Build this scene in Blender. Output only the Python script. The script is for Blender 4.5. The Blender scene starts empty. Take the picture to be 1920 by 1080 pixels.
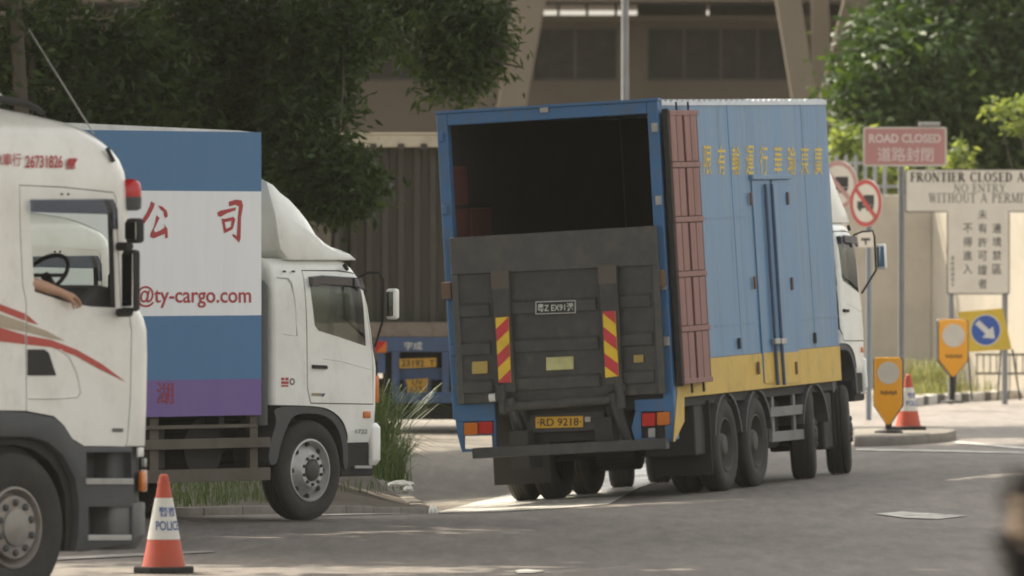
import bpy, bmesh, math, random
import numpy as np
from mathutils import Vector, Matrix, Euler

random.seed(7)
RNG = np.random.default_rng(11)
SC = bpy.context.scene
COL = SC.collection
PI = math.pi
R = math.radians

# ------------------------------------------------------------------ camera
FPX, CAMH, HOR = 20000.0, 2.55, 465.0          # focal length and horizon in photo pixels, lens height in metres
cd = bpy.data.cameras.new("camera")
cam = bpy.data.objects.new("camera", cd); COL.objects.link(cam)
cd.sensor_width = 36.0
cd.lens = 36.0 * FPX / 1920.0
cd.clip_start = 1.0; cd.clip_end = 4000.0
cam.location = (0, 0, CAMH)
cam.rotation_euler = (PI / 2 - (540 - HOR) / FPX, 0, 0)
cd.dof.use_dof = True
cd.dof.focus_distance = 100.0
cd.dof.aperture_fstop = 5.4
SC.camera = cam

# ------------------------------------------------------------------ light
SUN_AZ = (-0.66, 0.75)                          # towards the sun, seen from above (x right, y away)
SUN_EL = R(53)
w = bpy.data.worlds.new("World"); SC.world = w; w.use_nodes = True
nt = w.node_tree
sky = nt.nodes.new("ShaderNodeTexSky"); sky.sky_type = 'NISHITA'; sky.sun_disc = False
sky.sun_elevation = SUN_EL; sky.sun_rotation = math.atan2(SUN_AZ[0], SUN_AZ[1])
sky.air_density = 1.2; sky.dust_density = 4.0; sky.ozone_density = 0.6
bg = nt.nodes["Background"]; bg.inputs[1].default_value = 0.15
hsv = nt.nodes.new("ShaderNodeHueSaturation"); hsv.inputs["Saturation"].default_value = 0.25   # hazy, whitish summer sky
tint = nt.nodes.new("ShaderNodeMix"); tint.data_type = 'RGBA'; tint.blend_type = 'MULTIPLY'; tint.inputs[0].default_value = 1.0; tint.inputs[7].default_value = (1.0, 0.965, 0.885, 1)
nt.links.new(sky.outputs[0], hsv.inputs["Color"]); nt.links.new(hsv.outputs[0], tint.inputs[6]); nt.links.new(tint.outputs[2], bg.inputs[0])
sd = bpy.data.lights.new("sun", 'SUN'); sun = bpy.data.objects.new("sun", sd); COL.objects.link(sun)
sd.energy = 3.6; sd.angle = R(0.53); sd.color = (1.0, 0.90, 0.72)
_h = math.hypot(*SUN_AZ)
sdir = Vector((SUN_AZ[0] / _h * math.cos(SUN_EL), SUN_AZ[1] / _h * math.cos(SUN_EL), math.sin(SUN_EL)))
sun.rotation_euler = (-sdir).to_track_quat('-Z', 'Y').to_euler()
sun.location = (-30, 60, 60)
SC.view_settings.view_transform = 'Standard'; SC.view_settings.look = 'None'
SC.view_settings.exposure = 1.24; SC.view_settings.gamma = 1.0
SC.cycles.max_bounces = 5; SC.cycles.diffuse_bounces = 3; SC.cycles.glossy_bounces = 2; SC.cycles.transparent_max_bounces = 10
SC.cycles.use_denoising = True
SC.cycles.filter_width = 1.9
SC.cycles.volume_bounces = 0

# ------------------------------------------------------------------ pixel helpers (photo pixels -> real places)
def ray(px, py):
    return Vector(((px - 960) / FPX, 1.0, -(py - HOR) / FPX))
def W(px, py, D):
    return Vector((0, 0, CAMH)) + ray(px, py) * D
def gp(px, py, z=0.0):
    "point on level ground of height z behind a pixel"
    D = (CAMH - z) * FPX / (py - HOR)
    return W(px, py, D)

class Rig:
    "a vehicle's own frame: x forward, y to its left, z up"
    def __init__(s, T, yaw, pitch=0.0, roll=0.0):
        s.T = Vector(T); s.rot = (roll, pitch, PI / 2 - yaw)
        s.M = Matrix.Translation(s.T) @ Euler(s.rot).to_matrix().to_4x4()
        s.I = s.M.inverted()
        s.o = s.I @ Vector((0, 0, CAMH))
    def side(s, px, py, y):
        d = s.I.to_3x3() @ ray(px, py); t = (y - s.o.y) / d.y
        p = s.o + d * t; return (p.x, p.z)
    def rear(s, px, py, x):
        d = s.I.to_3x3() @ ray(px, py); t = (x - s.o.x) / d.x
        p = s.o + d * t; return (p.y, p.z)
    def sp(s, pts, y): return [s.side(a, b, y) for a, b in pts]
    def rp(s, pts, x): return [s.rear(a, b, x) for a, b in pts]

# ------------------------------------------------------------------ materials
MATS = {}
def nodes(name):
    m = bpy.data.materials.new(name); m.use_nodes = True
    return m, m.node_tree.nodes, m.node_tree.links, m.node_tree.nodes["Principled BSDF"]
def paint(name, col, rough=0.5, metal=0.0, dirt=0.25, dcol=(0.09, 0.075, 0.06), scale=3.0, streak=False, bump=0.0, spec=0.5, bscale=40, coat=0.0, dlo=0.45, dhi=0.75, grime=0.0, gcol=(0.05, 0.045, 0.04)):
    if name in MATS: return MATS[name]
    m, N, L, b = nodes(name)
    b.inputs["Roughness"].default_value = rough; b.inputs["Metallic"].default_value = metal
    b.inputs["Specular IOR Level"].default_value = spec
    if coat: b.inputs["Coat Weight"].default_value = coat; b.inputs["Coat Roughness"].default_value = 0.08
    tc = N.new("ShaderNodeTexCoord"); mp = N.new("ShaderNodeMapping")
    L.new(tc.outputs["Object"], mp.inputs[0])
    if streak: mp.inputs["Scale"].default_value = (5, 5, 0.35)
    n1 = N.new("ShaderNodeTexNoise"); n1.inputs["Scale"].default_value = scale; n1.inputs["Detail"].default_value = 8; n1.inputs["Roughness"].default_value = 0.65
    L.new(mp.outputs[0], n1.inputs[0])
    rp = N.new("ShaderNodeMapRange"); rp.inputs[1].default_value = dlo; rp.inputs[2].default_value = dhi
    L.new(n1.outputs[0], rp.inputs[0])
    mul = N.new("ShaderNodeMath"); mul.operation = 'MULTIPLY'; mul.inputs[1].default_value = dirt
    L.new(rp.outputs[0], mul.inputs[0])
    mx = N.new("ShaderNodeMix"); mx.data_type = 'RGBA'
    mx.inputs[6].default_value = (*col, 1); mx.inputs[7].default_value = (*dcol, 1)
    L.new(mul.outputs[0], mx.inputs[0]); L.new(mx.outputs[2], b.inputs["Base Color"])
    if grime:
        m2 = N.new("ShaderNodeMapping"); m2.inputs["Scale"].default_value = (9, 9, 0.5) if streak else (4, 4, 2.5); L.new(tc.outputs["Object"], m2.inputs[0])
        n3 = N.new("ShaderNodeTexNoise"); n3.inputs["Scale"].default_value = 1.3; n3.inputs["Detail"].default_value = 10; n3.inputs["Roughness"].default_value = 0.72; L.new(m2.outputs[0], n3.inputs[0])
        r3 = N.new("ShaderNodeMapRange"); r3.inputs[1].default_value = 0.54; r3.inputs[2].default_value = 0.72; r3.inputs[4].default_value = grime; L.new(n3.outputs[0], r3.inputs[0])
        x3 = N.new("ShaderNodeMix"); x3.data_type = 'RGBA'; x3.inputs[7].default_value = (*gcol, 1)
        L.new(r3.outputs[0], x3.inputs[0]); L.new(mx.outputs[2], x3.inputs[6]); L.new(x3.outputs[2], b.inputs["Base Color"])
    ro = N.new("ShaderNodeMath"); ro.operation = 'MULTIPLY_ADD'; ro.inputs[1].default_value = 0.3; ro.inputs[2].default_value = rough
    L.new(mul.outputs[0], ro.inputs[0]); L.new(ro.outputs[0], b.inputs["Roughness"])
    if bump:
        n2 = N.new("ShaderNodeTexNoise"); n2.inputs["Scale"].default_value = bscale; n2.inputs["Detail"].default_value = 6
        L.new(tc.outputs["Object"], n2.inputs[0])
        bp = N.new("ShaderNodeBump"); bp.inputs["Strength"].default_value = bump; bp.inputs["Distance"].default_value = 0.02
        L.new(n2.outputs[0], bp.inputs["Height"]); L.new(bp.outputs[0], b.inputs["Normal"])
    MATS[name] = m; return m
def glass(name, tint=(0.5, 0.55, 0.55), gl=0.12):
    if name in MATS: return MATS[name]
    m, N, L, b = nodes(name)
    out = N["Material Output"]; N.remove(b)
    t = N.new("ShaderNodeBsdfTransparent"); t.inputs[0].default_value = (*tint, 1)
    g = N.new("ShaderNodeBsdfGlossy"); g.inputs["Roughness"].default_value = 0.03
    lw = N.new("ShaderNodeLayerWeight"); lw.inputs[0].default_value = 0.35
    pw = N.new("ShaderNodeMath"); pw.operation = 'POWER'; pw.inputs[1].default_value = 3.0
    ma = N.new("ShaderNodeMath"); ma.operation = 'MULTIPLY_ADD'; ma.inputs[1].default_value = 0.6; ma.inputs[2].default_value = gl
    mx = N.new("ShaderNodeMixShader")
    L.new(lw.outputs["Facing"], pw.inputs[0]); L.new(pw.outputs[0], ma.inputs[0]); L.new(ma.outputs[0], mx.inputs[0]); L.new(t.outputs[0], mx.inputs[1]); L.new(g.outputs[0], mx.inputs[2])
    L.new(mx.outputs[0], out.inputs[0]); MATS[name] = m; return m
def leafmat(name, c1, c2, trans=0.35):
    if name in MATS: return MATS[name]
    m, N, L, b = nodes(name)
    out = N["Material Output"]
    ge = N.new("ShaderNodeNewGeometry"); cr = N.new("ShaderNodeValToRGB")
    cr.color_ramp.elements[0].color = (*c1, 1); cr.color_ramp.elements[1].color = (*c2, 1)
    L.new(ge.outputs["Random Per Island"], cr.inputs[0]); L.new(cr.outputs[0], b.inputs["Base Color"])
    b.inputs["Roughness"].default_value = 0.5; b.inputs["Specular IOR Level"].default_value = 0.3
    tr = N.new("ShaderNodeBsdfTranslucent"); hs = N.new("ShaderNodeHueSaturation"); hs.inputs["Hue"].default_value = 0.47
    hs.inputs["Saturation"].default_value = 1.15; hs.inputs["Value"].default_value = 2.2
    L.new(cr.outputs[0], hs.inputs["Color"]); L.new(hs.outputs[0], tr.inputs[0])
    mx = N.new("ShaderNodeMixShader"); mx.inputs[0].default_value = trans
    L.new(b.outputs[0], mx.inputs[1]); L.new(tr.outputs[0], mx.inputs[2]); L.new(mx.outputs[0], out.inputs[0])
    MATS[name] = m; return m
def asphalt(name, col, var=0.35, patch=(0.6, 1.4)):
    if name in MATS: return MATS[name]
    m, N, L, b = nodes(name)
    b.inputs["Roughness"].default_value = 0.75; b.inputs["Specular IOR Level"].default_value = 0.35
    tc = N.new("ShaderNodeTexCoord")
    mp = N.new("ShaderNodeMapping"); mp.inputs["Scale"].default_value = (0.5, 0.12, 0.5); L.new(tc.outputs["Object"], mp.inputs[0])
    big = N.new("ShaderNodeTexNoise"); big.inputs["Scale"].default_value = 1.1; big.inputs["Detail"].default_value = 7; big.inputs["Roughness"].default_value = 0.6
    L.new(mp.outputs[0], big.inputs[0])
    fine = N.new("ShaderNodeTexNoise"); fine.inputs["Scale"].default_value = 60; fine.inputs["Detail"].default_value = 4
    L.new(tc.outputs["Object"], fine.inputs[0])
    mr = N.new("ShaderNodeMapRange"); mr.inputs[1].default_value = 0.3; mr.inputs[2].default_value = 0.7; mr.inputs[3].default_value = patch[0]; mr.inputs[4].default_value = patch[1]
    L.new(big.outputs[0], mr.inputs[0])
    mf = N.new("ShaderNodeMapRange"); mf.inputs[1].default_value = 0.3; mf.inputs[2].default_value = 0.7; mf.inputs[3].default_value = 1 - var; mf.inputs[4].default_value = 1 + var
    L.new(fine.outputs[0], mf.inputs[0])
    m2 = N.new("ShaderNodeMapping"); m2.inputs["Scale"].default_value = (5.0, 0.45, 1.0); m2.inputs["Rotation"].default_value = (0, 0, 0.12); L.new(tc.outputs["Object"], m2.inputs[0])
    mid = N.new("ShaderNodeTexNoise"); mid.inputs["Scale"].default_value = 1.0; mid.inputs["Detail"].default_value = 9; mid.inputs["Roughness"].default_value = 0.75; L.new(m2.outputs[0], mid.inputs[0])
    mm = N.new("ShaderNodeMapRange"); mm.inputs[1].default_value = 0.32; mm.inputs[2].default_value = 0.68; mm.inputs[3].default_value = 0.72; mm.inputs[4].default_value = 1.25; L.new(mid.outputs[0], mm.inputs[0])
    m0 = N.new("ShaderNodeMath"); m0.operation = 'MULTIPLY'; L.new(mr.outputs[0], m0.inputs[0]); L.new(mm.outputs[0], m0.inputs[1])
    mu = N.new("ShaderNodeMath"); mu.operation = 'MULTIPLY'; L.new(m0.outputs[0], mu.inputs[0]); L.new(mf.outputs[0], mu.inputs[1])
    mx = N.new("ShaderNodeVectorMath"); mx.operation = 'SCALE'; mx.inputs[0].default_value = col
    L.new(mu.outputs[0], mx.inputs["Scale"]); L.new(mx.outputs[0], b.inputs["Base Color"])
    bp = N.new("ShaderNodeBump"); bp.inputs["Strength"].default_value = 0.4; bp.inputs["Distance"].default_value = 0.01
    L.new(fine.outputs[0], bp.inputs["Height"]); L.new(bp.outputs[0], b.inputs["Normal"])
    MATS[name] = m; return m

WHITE = paint("white_cab_paint", (0.80, 0.775, 0.71), 0.30, dirt=0.25, dcol=(0.42, 0.38, 0.31), coat=0.6, grime=0.22, gcol=(0.28, 0.24, 0.18))
WHITE2 = paint("white_truck_paint", (0.82, 0.82, 0.77), 0.32, dirt=0.25, dcol=(0.42, 0.40, 0.33), coat=0.6, grime=0.24, gcol=(0.28, 0.25, 0.19))
INTER = paint("cab_interior", (0.055, 0.055, 0.055), 0.8)
DGREY = paint("dark_grey_plastic", (0.055, 0.058, 0.062), 0.6, dirt=0.4, dcol=(0.12, 0.105, 0.09))
BLACK = paint("black_rubber", (0.022, 0.021, 0.020), 0.8, dirt=0.5, dcol=(0.06, 0.052, 0.045))
TYRE = paint("tyre_rubber", (0.03, 0.028, 0.026), 0.85, dirt=0.6, dcol=(0.085, 0.072, 0.06), bump=0.2)
CHASSIS = paint("chassis_black", (0.025, 0.024, 0.023), 0.7, dirt=0.5, dcol=(0.07, 0.058, 0.045))
GUARD = paint("brown_side_guard", (0.10, 0.085, 0.065), 0.7, dirt=0.5, dcol=(0.05, 0.04, 0.03))
STEEL = paint("bare_steel", (0.42, 0.41, 0.39), 0.45, 0.7, dirt=0.4)
RIMW = paint("silver_rim", (0.48, 0.47, 0.45), 0.45, 0.45, dirt=0.5, dcol=(0.13, 0.11, 0.09))
RIMS = paint("grey_hub", (0.30, 0.27, 0.24), 0.55, 0.4, dirt=0.5)
RIMD = paint("dirty_rim", (0.075, 0.07, 0.065), 0.7, 0.2, dirt=0.6)
RED = paint("red_lettering", (0.42, 0.03, 0.035), 0.5, dirt=0.1)
REDST = paint("red_stripe", (0.45, 0.045, 0.03), 0.35, dirt=0.15, coat=0.3)
BEIGE = paint("beige_stripe", (0.42, 0.34, 0.24), 0.4, dirt=0.15)
LRED = paint("red_lens", (0.50, 0.02, 0.02), 0.2, dirt=0.1)
LORG = paint("orange_lens", (0.60, 0.16, 0.02), 0.2, dirt=0.15)
LWHT = paint("clear_lens", (0.75, 0.74, 0.70), 0.15, dirt=0.1)
MIRR = paint("mirror_glass", (0.75, 0.78, 0.8), 0.03, 1.0, dirt=0.0)
GLASS = glass("cab_glass", (0.95, 0.97, 0.95), 0.01)
GLASSC = glass("side_window_glass", (0.62, 0.68, 0.62), 0.08)
VISOR = glass("tinted_visor", (0.30, 0.33, 0.42), 0.12)
YPLATE = paint("yellow_plate", (0.68, 0.38, 0.03), 0.5, dirt=0.3)
PBLACK = paint("black_print", (0.015, 0.015, 0.015), 0.6, dirt=0.0)
PGREY = paint("grey_print", (0.10, 0.10, 0.10), 0.6, dirt=0.1)
PWHITE = paint("white_print", (0.62, 0.62, 0.58), 0.6, dirt=0.2)
CONC = paint("concrete", (0.34, 0.30, 0.24), 0.9, dirt=0.4, dcol=(0.16, 0.14, 0.11), scale=0.8, bump=0.15)

# ------------------------------------------------------------------ mesh helpers
class MB:
    def __init__(s): s.v = []; s.f = []; s.m = []
    def add(s, vs, fs, mi=0):
        o = len(s.v); s.v += [tuple(x) for x in vs]
        for f in fs: s.f.append(tuple(i + o for i in f)); s.m.append(mi)
        return s
    def box(s, x0, x1, y0, y1, z0, z1, mi=0):
        vs = [(x, y, z) for x in (x0, x1) for y in (y0, y1) for z in (z0, z1)]
        return s.add(vs, [(0, 1, 3, 2), (4, 6, 7, 5), (0, 4, 5, 1), (2, 3, 7, 6), (0, 2, 6, 4), (1, 5, 7, 3)], mi)
    def loop2(s, A, B, mi=0):
        n = len(A)
        return s.add(list(A) + list(B), [tuple(range(n))[::-1], tuple(range(n, 2 * n))] + [(i, (i + 1) % n, n + (i + 1) % n, n + i) for i in range(n)], mi)
    def prism_y(s, xz, y0, y1, mi=0): return s.loop2([(x, y0, z) for x, z in xz], [(x, y1, z) for x, z in xz], mi)
    def prism_x(s, yz, x0, x1, mi=0): return s.loop2([(x0, y, z) for y, z in yz], [(x1, y, z) for y, z in yz], mi)
    def prism_z(s, xy, z0, z1, mi=0): return s.loop2([(x, y, z0) for x, y in xy], [(x, y, z1) for x, y in xy], mi)
    def rings(s, rs, mi=0, cap=True):
        n = len(rs[0]); vs = [p for r in rs for p in r]; fs = []
        for k in range(len(rs) - 1):
            for i in range(n):
                j = (i + 1) % n
                fs.append((k * n + i, k * n + j, (k + 1) * n + j, (k + 1) * n + i))
        if cap: fs += [tuple(range(n))[::-1], tuple(range((len(rs) - 1) * n, len(rs) * n))]
        return s.add(vs, fs, mi)
    def tube(s, pts, r, n=8, mi=0):
        pts = [Vector(p) for p in pts]; rs = []
        if not hasattr(r, '__len__'): r = [r] * len(pts)
        ref = Vector((0, 0, 1))
        for i, p in enumerate(pts):
            d = (pts[min(i + 1, len(pts) - 1)] - pts[max(i - 1, 0)]).normalized()
            a = d.cross(ref)
            if a.length < 1e-3: a = d.cross(Vector((1, 0, 0)))
            a.normalize(); b = d.cross(a)
            rs.append([p + (a * math.cos(2 * PI * k / n) + b * math.sin(2 * PI * k / n)) * r[i] for k in range(n)])
        return s.rings(rs, mi)
    def lathe_y(s, prof, cx, cz, n=40, mi=0, cap=True):
        "profile of (radius, y) turned about an axle along y"
        rs = [[(cx + r * math.cos(2 * PI * k / n), y, cz + r * math.sin(2 * PI * k / n)) for k in range(n)] for r, y in prof]
        return s.rings(rs, mi, cap)
    def lathe_z(s, prof, cx, cy, n=24, mi=0, cap=True):
        rs = [[(cx + r * math.cos(2 * PI * k / n), cy + r * math.sin(2 * PI * k / n), z) for k in range(n)] for r, z in prof]
        return s.rings(rs, mi, cap)
    def mesh(s, name, mats, bevel=0.0, smooth=None, seg=2, recalc=True):
        me = bpy.data.meshes.new(name); me.from_pydata(s.v, [], s.f)
        for mt in (mats if isinstance(mats, (list, tuple)) else [mats]): me.materials.append(mt)
        me.polygons.foreach_set("material_index", s.m)
        bm = bmesh.new(); bm.from_mesh(me)
        if recalc: bmesh.ops.recalc_face_normals(bm, faces=bm.faces)
        if bevel:
            es = [e for e in bm.edges if len(e.link_faces) == 2 and e.calc_face_angle(0) > R(28)]
            bmesh.ops.bevel(bm, geom=es, offset=bevel, segments=seg, affect='EDGES', profile=0.5, clamp_overlap=True)
        bm.to_mesh(me); bm.free()
        if smooth is not None:
            me.polygons.foreach_set("use_smooth", [True] * len(me.polygons)); me.set_sharp_from_angle(angle=R(smooth))
        return me
    def build(s, name, mats, parent=None, bevel=0.0, smooth=None, seg=2, recalc=True):
        return link(name, s.mesh(name, mats, bevel, smooth, seg, recalc), parent)

def link(name, me, parent=None):
    o = bpy.data.objects.new(name, me); COL.objects.link(o)
    if parent is not None: o.parent = parent
    return o
def tag(o, label, cat, group=None):
    o["label"] = label; o["category"] = cat
    if group: o["group"] = group
    return o
def struct(o): o["kind"] = "structure"; return o
def thing(name, label, cat, loc=(0, 0, 0), rot=(0, 0, 0), group=None):
    o = bpy.data.objects.new(name, None); COL.objects.link(o); o.location = loc; o.rotation_euler = rot
    o.empty_display_size = 0.3
    return tag(o, label, cat, group)
def boolean(a, b, op):
    "a, b are meshes; returns a new mesh"
    oa = bpy.data.objects.new("tmp_a", a); ob = bpy.data.objects.new("tmp_b", b)
    COL.objects.link(oa); COL.objects.link(ob)
    md = oa.modifiers.new("b", 'BOOLEAN'); md.operation = op; md.object = ob; md.solver = 'EXACT'
    try: md.material_mode = 'TRANSFER'
    except Exception: pass
    dg = bpy.context.evaluated_depsgraph_get(); dg.update()
    me = bpy.data.meshes.new_from_object(oa.evaluated_get(dg))
    bpy.data.objects.remove(oa); bpy.data.objects.remove(ob)
    return me
def finish(me, ang=35):
    me.polygons.foreach_set("use_smooth", [True] * len(me.polygons)); me.set_sharp_from_angle(angle=R(ang)); return me
def copy_tree(o, parent=None):
    c = o.copy(); COL.objects.link(c); c.parent = parent
    for ch in list(o.children): copy_tree(ch, c)
    return c

# ------------------------------------------------------------------ lettering
_tc = {}
def text_shape(body, bold=0.0):
    if any(ord(c) > 0x2E80 for c in body): bold = min(bold, 0.011)     # dense characters clog when thickened
    k = (body, bold)
    if k in _tc: return _tc[k]
    cu = bpy.data.curves.new("t", 'FONT'); cu.body = body; cu.offset = bold; cu.resolution_u = 4
    o = bpy.data.objects.new("t", cu); COL.objects.link(o)
    dg = bpy.context.evaluated_depsgraph_get(); dg.update()
    me = bpy.data.meshes.new_from_object(o.evaluated_get(dg))
    v = [(p.co.x, p.co.y) for p in me.vertices]; f = [tuple(p.vertices) for p in me.polygons]
    bpy.data.objects.remove(o); bpy.data.curves.remove(cu); bpy.data.meshes.remove(me)
    xs = [p[0] for p in v]; ys = [p[1] for p in v]
    x0, x1, y0, y1 = min(xs), max(xs), min(ys), max(ys)
    v = [((x - x0) / (x1 - x0), (y - y0) / (y1 - y0)) for x, y in v]
    _tc[k] = (v, f); return v, f
def lay(mb, shape, O, U, V, mi=0):
    "lay a unit-square shape on the parallelogram O, O+U, O+V"
    v, f = shape; O, U, V = Vector(O), Vector(U), Vector(V)
    mb.add([O + U * x + V * y for x, y in v], f, mi)
def side_quad(rig, y, box):
    x0, y0, x1, y1 = box
    a, b, c = rig.side(x0, y1, y), rig.side(x1, y1, y), rig.side(x0, y0, y)
    O = Vector((a[0], y, a[1])); return O, Vector((b[0], y, b[1])) - O, Vector((c[0], y, c[1])) - O
def rear_quad(rig, x, box):
    x0, y0, x1, y1 = box
    a, b, c = rig.rear(x0, y1, x), rig.rear(x1, y1, x), rig.rear(x0, y0, x)
    O = Vector((x, a[0], a[1])); return O, Vector((x, b[0], b[1])) - O, Vector((x, c[0], c[1])) - O
SQ = ([(0, 0), (1, 0), (1, 1), (0, 1)], [(0, 1, 2, 3)])

# ================================================================== SETTING
# the blue truck's fitted pose also gives the cambered road under it
BR = Rig((0.610, 113.518, -0.168), 0.275, -0.0142, -0.054)
_n = BR.M.to_3x3() @ Vector((0, 0, 1))
_c = BR.M @ Vector((4.5, 0, 0))
def gz(x, y):
    pl = BR.T.z - (_n.x * (x - BR.T.x) + _n.y * (y - BR.T.y)) / _n.z
    dx = max(0.0, abs(x - _c.x) - 2.6); dy = max(0.0, abs(y - _c.y) - 5.0)
    k = math.exp(-(dx / 2.2) ** 2 - (dy / 7.0) ** 2)
    return pl * k
def axis(lo, f0, f1, hi, step, k):
    a = list(np.arange(f0, f1 + 1e-6, step)); s = step; x = f0
    while x > lo: s *= k; x -= s; a.insert(0, x)
    s = step; x = f1
    while x < hi: s *= k; x += s; a.append(x)
    return a
def sheet(name, xs, ys, mat, dz=0.0, inside=None, parent=None):
    vs = [(x, y, gz(x, y) + dz) for y in ys for x in xs]; n = len(xs); fs = []
    for j in range(len(ys) - 1):
        for i in range(n - 1): fs.append((j * n + i, j * n + i + 1, (j + 1) * n + i + 1, (j + 1) * n + i))
    mb = MB(); mb.add(vs, fs); return mb.build(name, mat, parent, smooth=60, recalc=False)
ROAD = asphalt("road_asphalt", (0.160, 0.140, 0.126), 0.3, (0.85, 1.18))
road = struct(sheet("road", axis(-600, -14, 14, 600, 0.5, 1.35), axis(-300, 66, 190, 1800, 0.8, 1.35), ROAD))
road["label"] = "grey worn asphalt road surface"
def patch(name, poly, mat, dz, n=1):
    "a flat sheet on the road, subdivided so that it follows the camber"
    bm = bmesh.new(); vs = [bm.verts.new((x, y, 0)) for x, y in poly]; bm.faces.new(vs)
    bmesh.ops.triangulate(bm, faces=bm.faces)
    for _ in range(12):
        es = [e for e in bm.edges if e.calc_length() > 0.8]
        if not es: break
        bmesh.ops.subdivide_edges(bm, edges=es, cuts=1); bmesh.ops.triangulate(bm, faces=bm.faces)
    for v in bm.verts: v.co.z = gz(v.co.x, v.co.y) + dz
    bmesh.ops.recalc_face_normals(bm, faces=bm.faces)
    me = bpy.data.meshes.new(name); bm.to_mesh(me); bm.free(); me.materials.append(mat)
    return link(name, me)
def gxy(px, py):
    p = gp(px, py); return (p.x, p.y)
LANE = asphalt("pale_side_road", (0.15, 0.13, 0.108), 0.25, (0.8, 1.2))
side_road = struct(patch("side_road", [(-0.66, 110.2), (0.3, 116), (0.9, 124), (1.6, 140), (2.5, 172), (-9, 172), (-9, 132), (-1.5, 129), (-1.0, 118)], LANE, 0.004))
side_road["label"] = "pale concrete side road beyond the trucks"
WORN = paint("worn_white_road_paint", (0.66, 0.64, 0.59), 0.8, dirt=0.85, dcol=(0.15, 0.136, 0.126), scale=3.5, dlo=0.42, dhi=0.6)
GLINT = paint("wet_glint_white", (0.80, 0.77, 0.71), 0.3, dirt=0.7, dcol=(0.17, 0.15, 0.13), scale=2.6, dlo=0.42, dhi=0.58)  # whitened to stand for sunlight glinting off wet ground
def marking(poly, label, mat=WORN, dz=0.009, name="road_marking"):
    o = struct(patch(name, [gxy(*p) for p in poly], mat, dz)); o["label"] = label; return o
marking([(560, 962), (700, 951), (820, 941), (960, 926), (960, 933), (820, 948), (700, 957), (560, 967)], "white edge line painted along the verge kerb")
marking([(815, 919), (870, 908), (960, 892), (1130, 868), (1268, 856), (1268, 878), (1200, 893), (1140, 922), (1040, 926), (960, 927), (880, 934), (822, 941)], "pale ground strip coloured as a sunlit wet glint, behind and under the blue lorry", GLINT, 0.0085, "glint_strip")
marking([(1640, 965), (1690, 961), (1815, 969), (1760, 975), (1700, 973)], "white arrow tip painted on the near road")
marking([(965, 1072), (985, 1069), (1020, 1072), (1000, 1076), (970, 1076)], "small white paint fleck on the near road")
marking([(1605, 842), (1780, 846), (2000, 853), (2000, 857), (1780, 850), (1605, 846)], "white lane line running past the traffic island")
marking([(1795, 828), (1900, 838), (2000, 846), (2000, 850), (1900, 842), (1790, 832)], "second white line right of the traffic island")
marking([(100, 1046), (240, 1040), (400, 1034), (400, 1037), (240, 1045), (100, 1052)], "faint worn white line under the white tractor cab", paint("faint_paint", (0.3, 0.28, 0.26), 0.8, dirt=0.9, dcol=(0.13, 0.12, 0.11), scale=3))

# verge island beside the white box truck
EARTH = paint("bare_earth", (0.085, 0.065, 0.05), 0.95, dirt=0.8, dcol=(0.04, 0.042, 0.02), scale=5, grime=0.6, gcol=(0.13, 0.11, 0.085), bump=0.6, bscale=12)
KERB = paint("kerb_concrete", (0.19, 0.17, 0.145), 0.9, dirt=0.6, dcol=(0.10, 0.09, 0.075), scale=4, bump=0.2)
vfront = [(-9, 88.5), (-5.0, 97.6), (-3.3, 101.3), (-1.9, 105.0), (-0.86, 108.6), (-0.78, 110.0), (-1.12, 118.0), (-1.6, 128.5)]
def verge():
    mb = MB(); nx, ny = 34, 60
    vs = []; xs_right = lambda y: np.interp(y, [p[1] for p in vfront], [p[0] for p in vfront]) - 0.16
    for j in range(ny):
        y = 88.5 + (128.0 - 88.5) * j / (ny - 1); xr = xs_right(y)
        for i in range(nx):
            x = xr - (nx - 1 - i) / (nx - 1) * 9.0
            d = min(xr - x, 1.5)
            z = 0.08 + 0.26 * d * math.exp(-((y - 113) / 5.0) ** 2) + 0.03 * math.sin(7 * x) * math.sin(3.1 * y) * min(d, 1) + random.uniform(-.03, .03) * min(d * 3, 1)
            vs.append((x, y, gz(x, y) + z))
    fs = [(j * nx + i, j * nx + i + 1, (j + 1) * nx + i + 1, (j + 1) * nx + i) for j in range(ny - 1) for i in range(nx - 1)]
    mb.add(vs, fs); o = struct(mb.build("verge", EARTH, None, smooth=60, recalc=False)); o["label"] = "bare earth verge with grass beside the road"
    return o
vg = verge()
def kerb_run(parent, pts, wd=0.15, h=0.14, mats=(KERB,), step=0.9, name="kerb_stone", base=0.0):
    "separate kerb stones along a polyline; each one is a part"
    k = 0
    for a, b in zip(pts[:-1], pts[1:]):
        a, b = Vector((*a, 0)), Vector((*b, 0)); L = (b - a).length; n = max(1, round(L / step)); d = (b - a) / n; t = d.normalized(); nn = Vector((-t.y, t.x, 0))
        for i in range(n):
            p, q = a + d * i + t * 0.012, a + d * (i + 1) - t * 0.012
            vs = []
            hh = h + random.uniform(-0.008, 0.008)
            for z0 in (-0.1, hh):
                for c, s in ((p, 0), (q, 0), (q, 1), (p, 1)):
                    r = c + nn * wd * s; zz = gz(c.x, c.y) + base + z0
                    vs.append((r.x, r.y, zz))
            mb = MB(); mb.add(vs, [(3, 2, 1, 0), (4, 5, 6, 7), (0, 1, 5, 4), (1, 2, 6, 5), (2, 3, 7, 6), (3, 0, 4, 7)])
            mb.build(name, mats[k % len(mats)], parent, bevel=0.018, smooth=40); k += 1
kerb_run(vg, vfront[2:], step=0.95, h=0.085)

# traffic island with the bollard
ti = MB(); tip = [gxy(1602, 838), gxy(1700, 835), gxy(1775, 829), gxy(1793, 824), gxy(1770, 817), gxy(1600, 818)]
ti.prism_z(tip, -0.05, 0.13)
island = struct(ti.build("traffic_island", KERB, None, bevel=0.03, smooth=40)); island["label"] = "low concrete traffic island with broken kerb"
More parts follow.
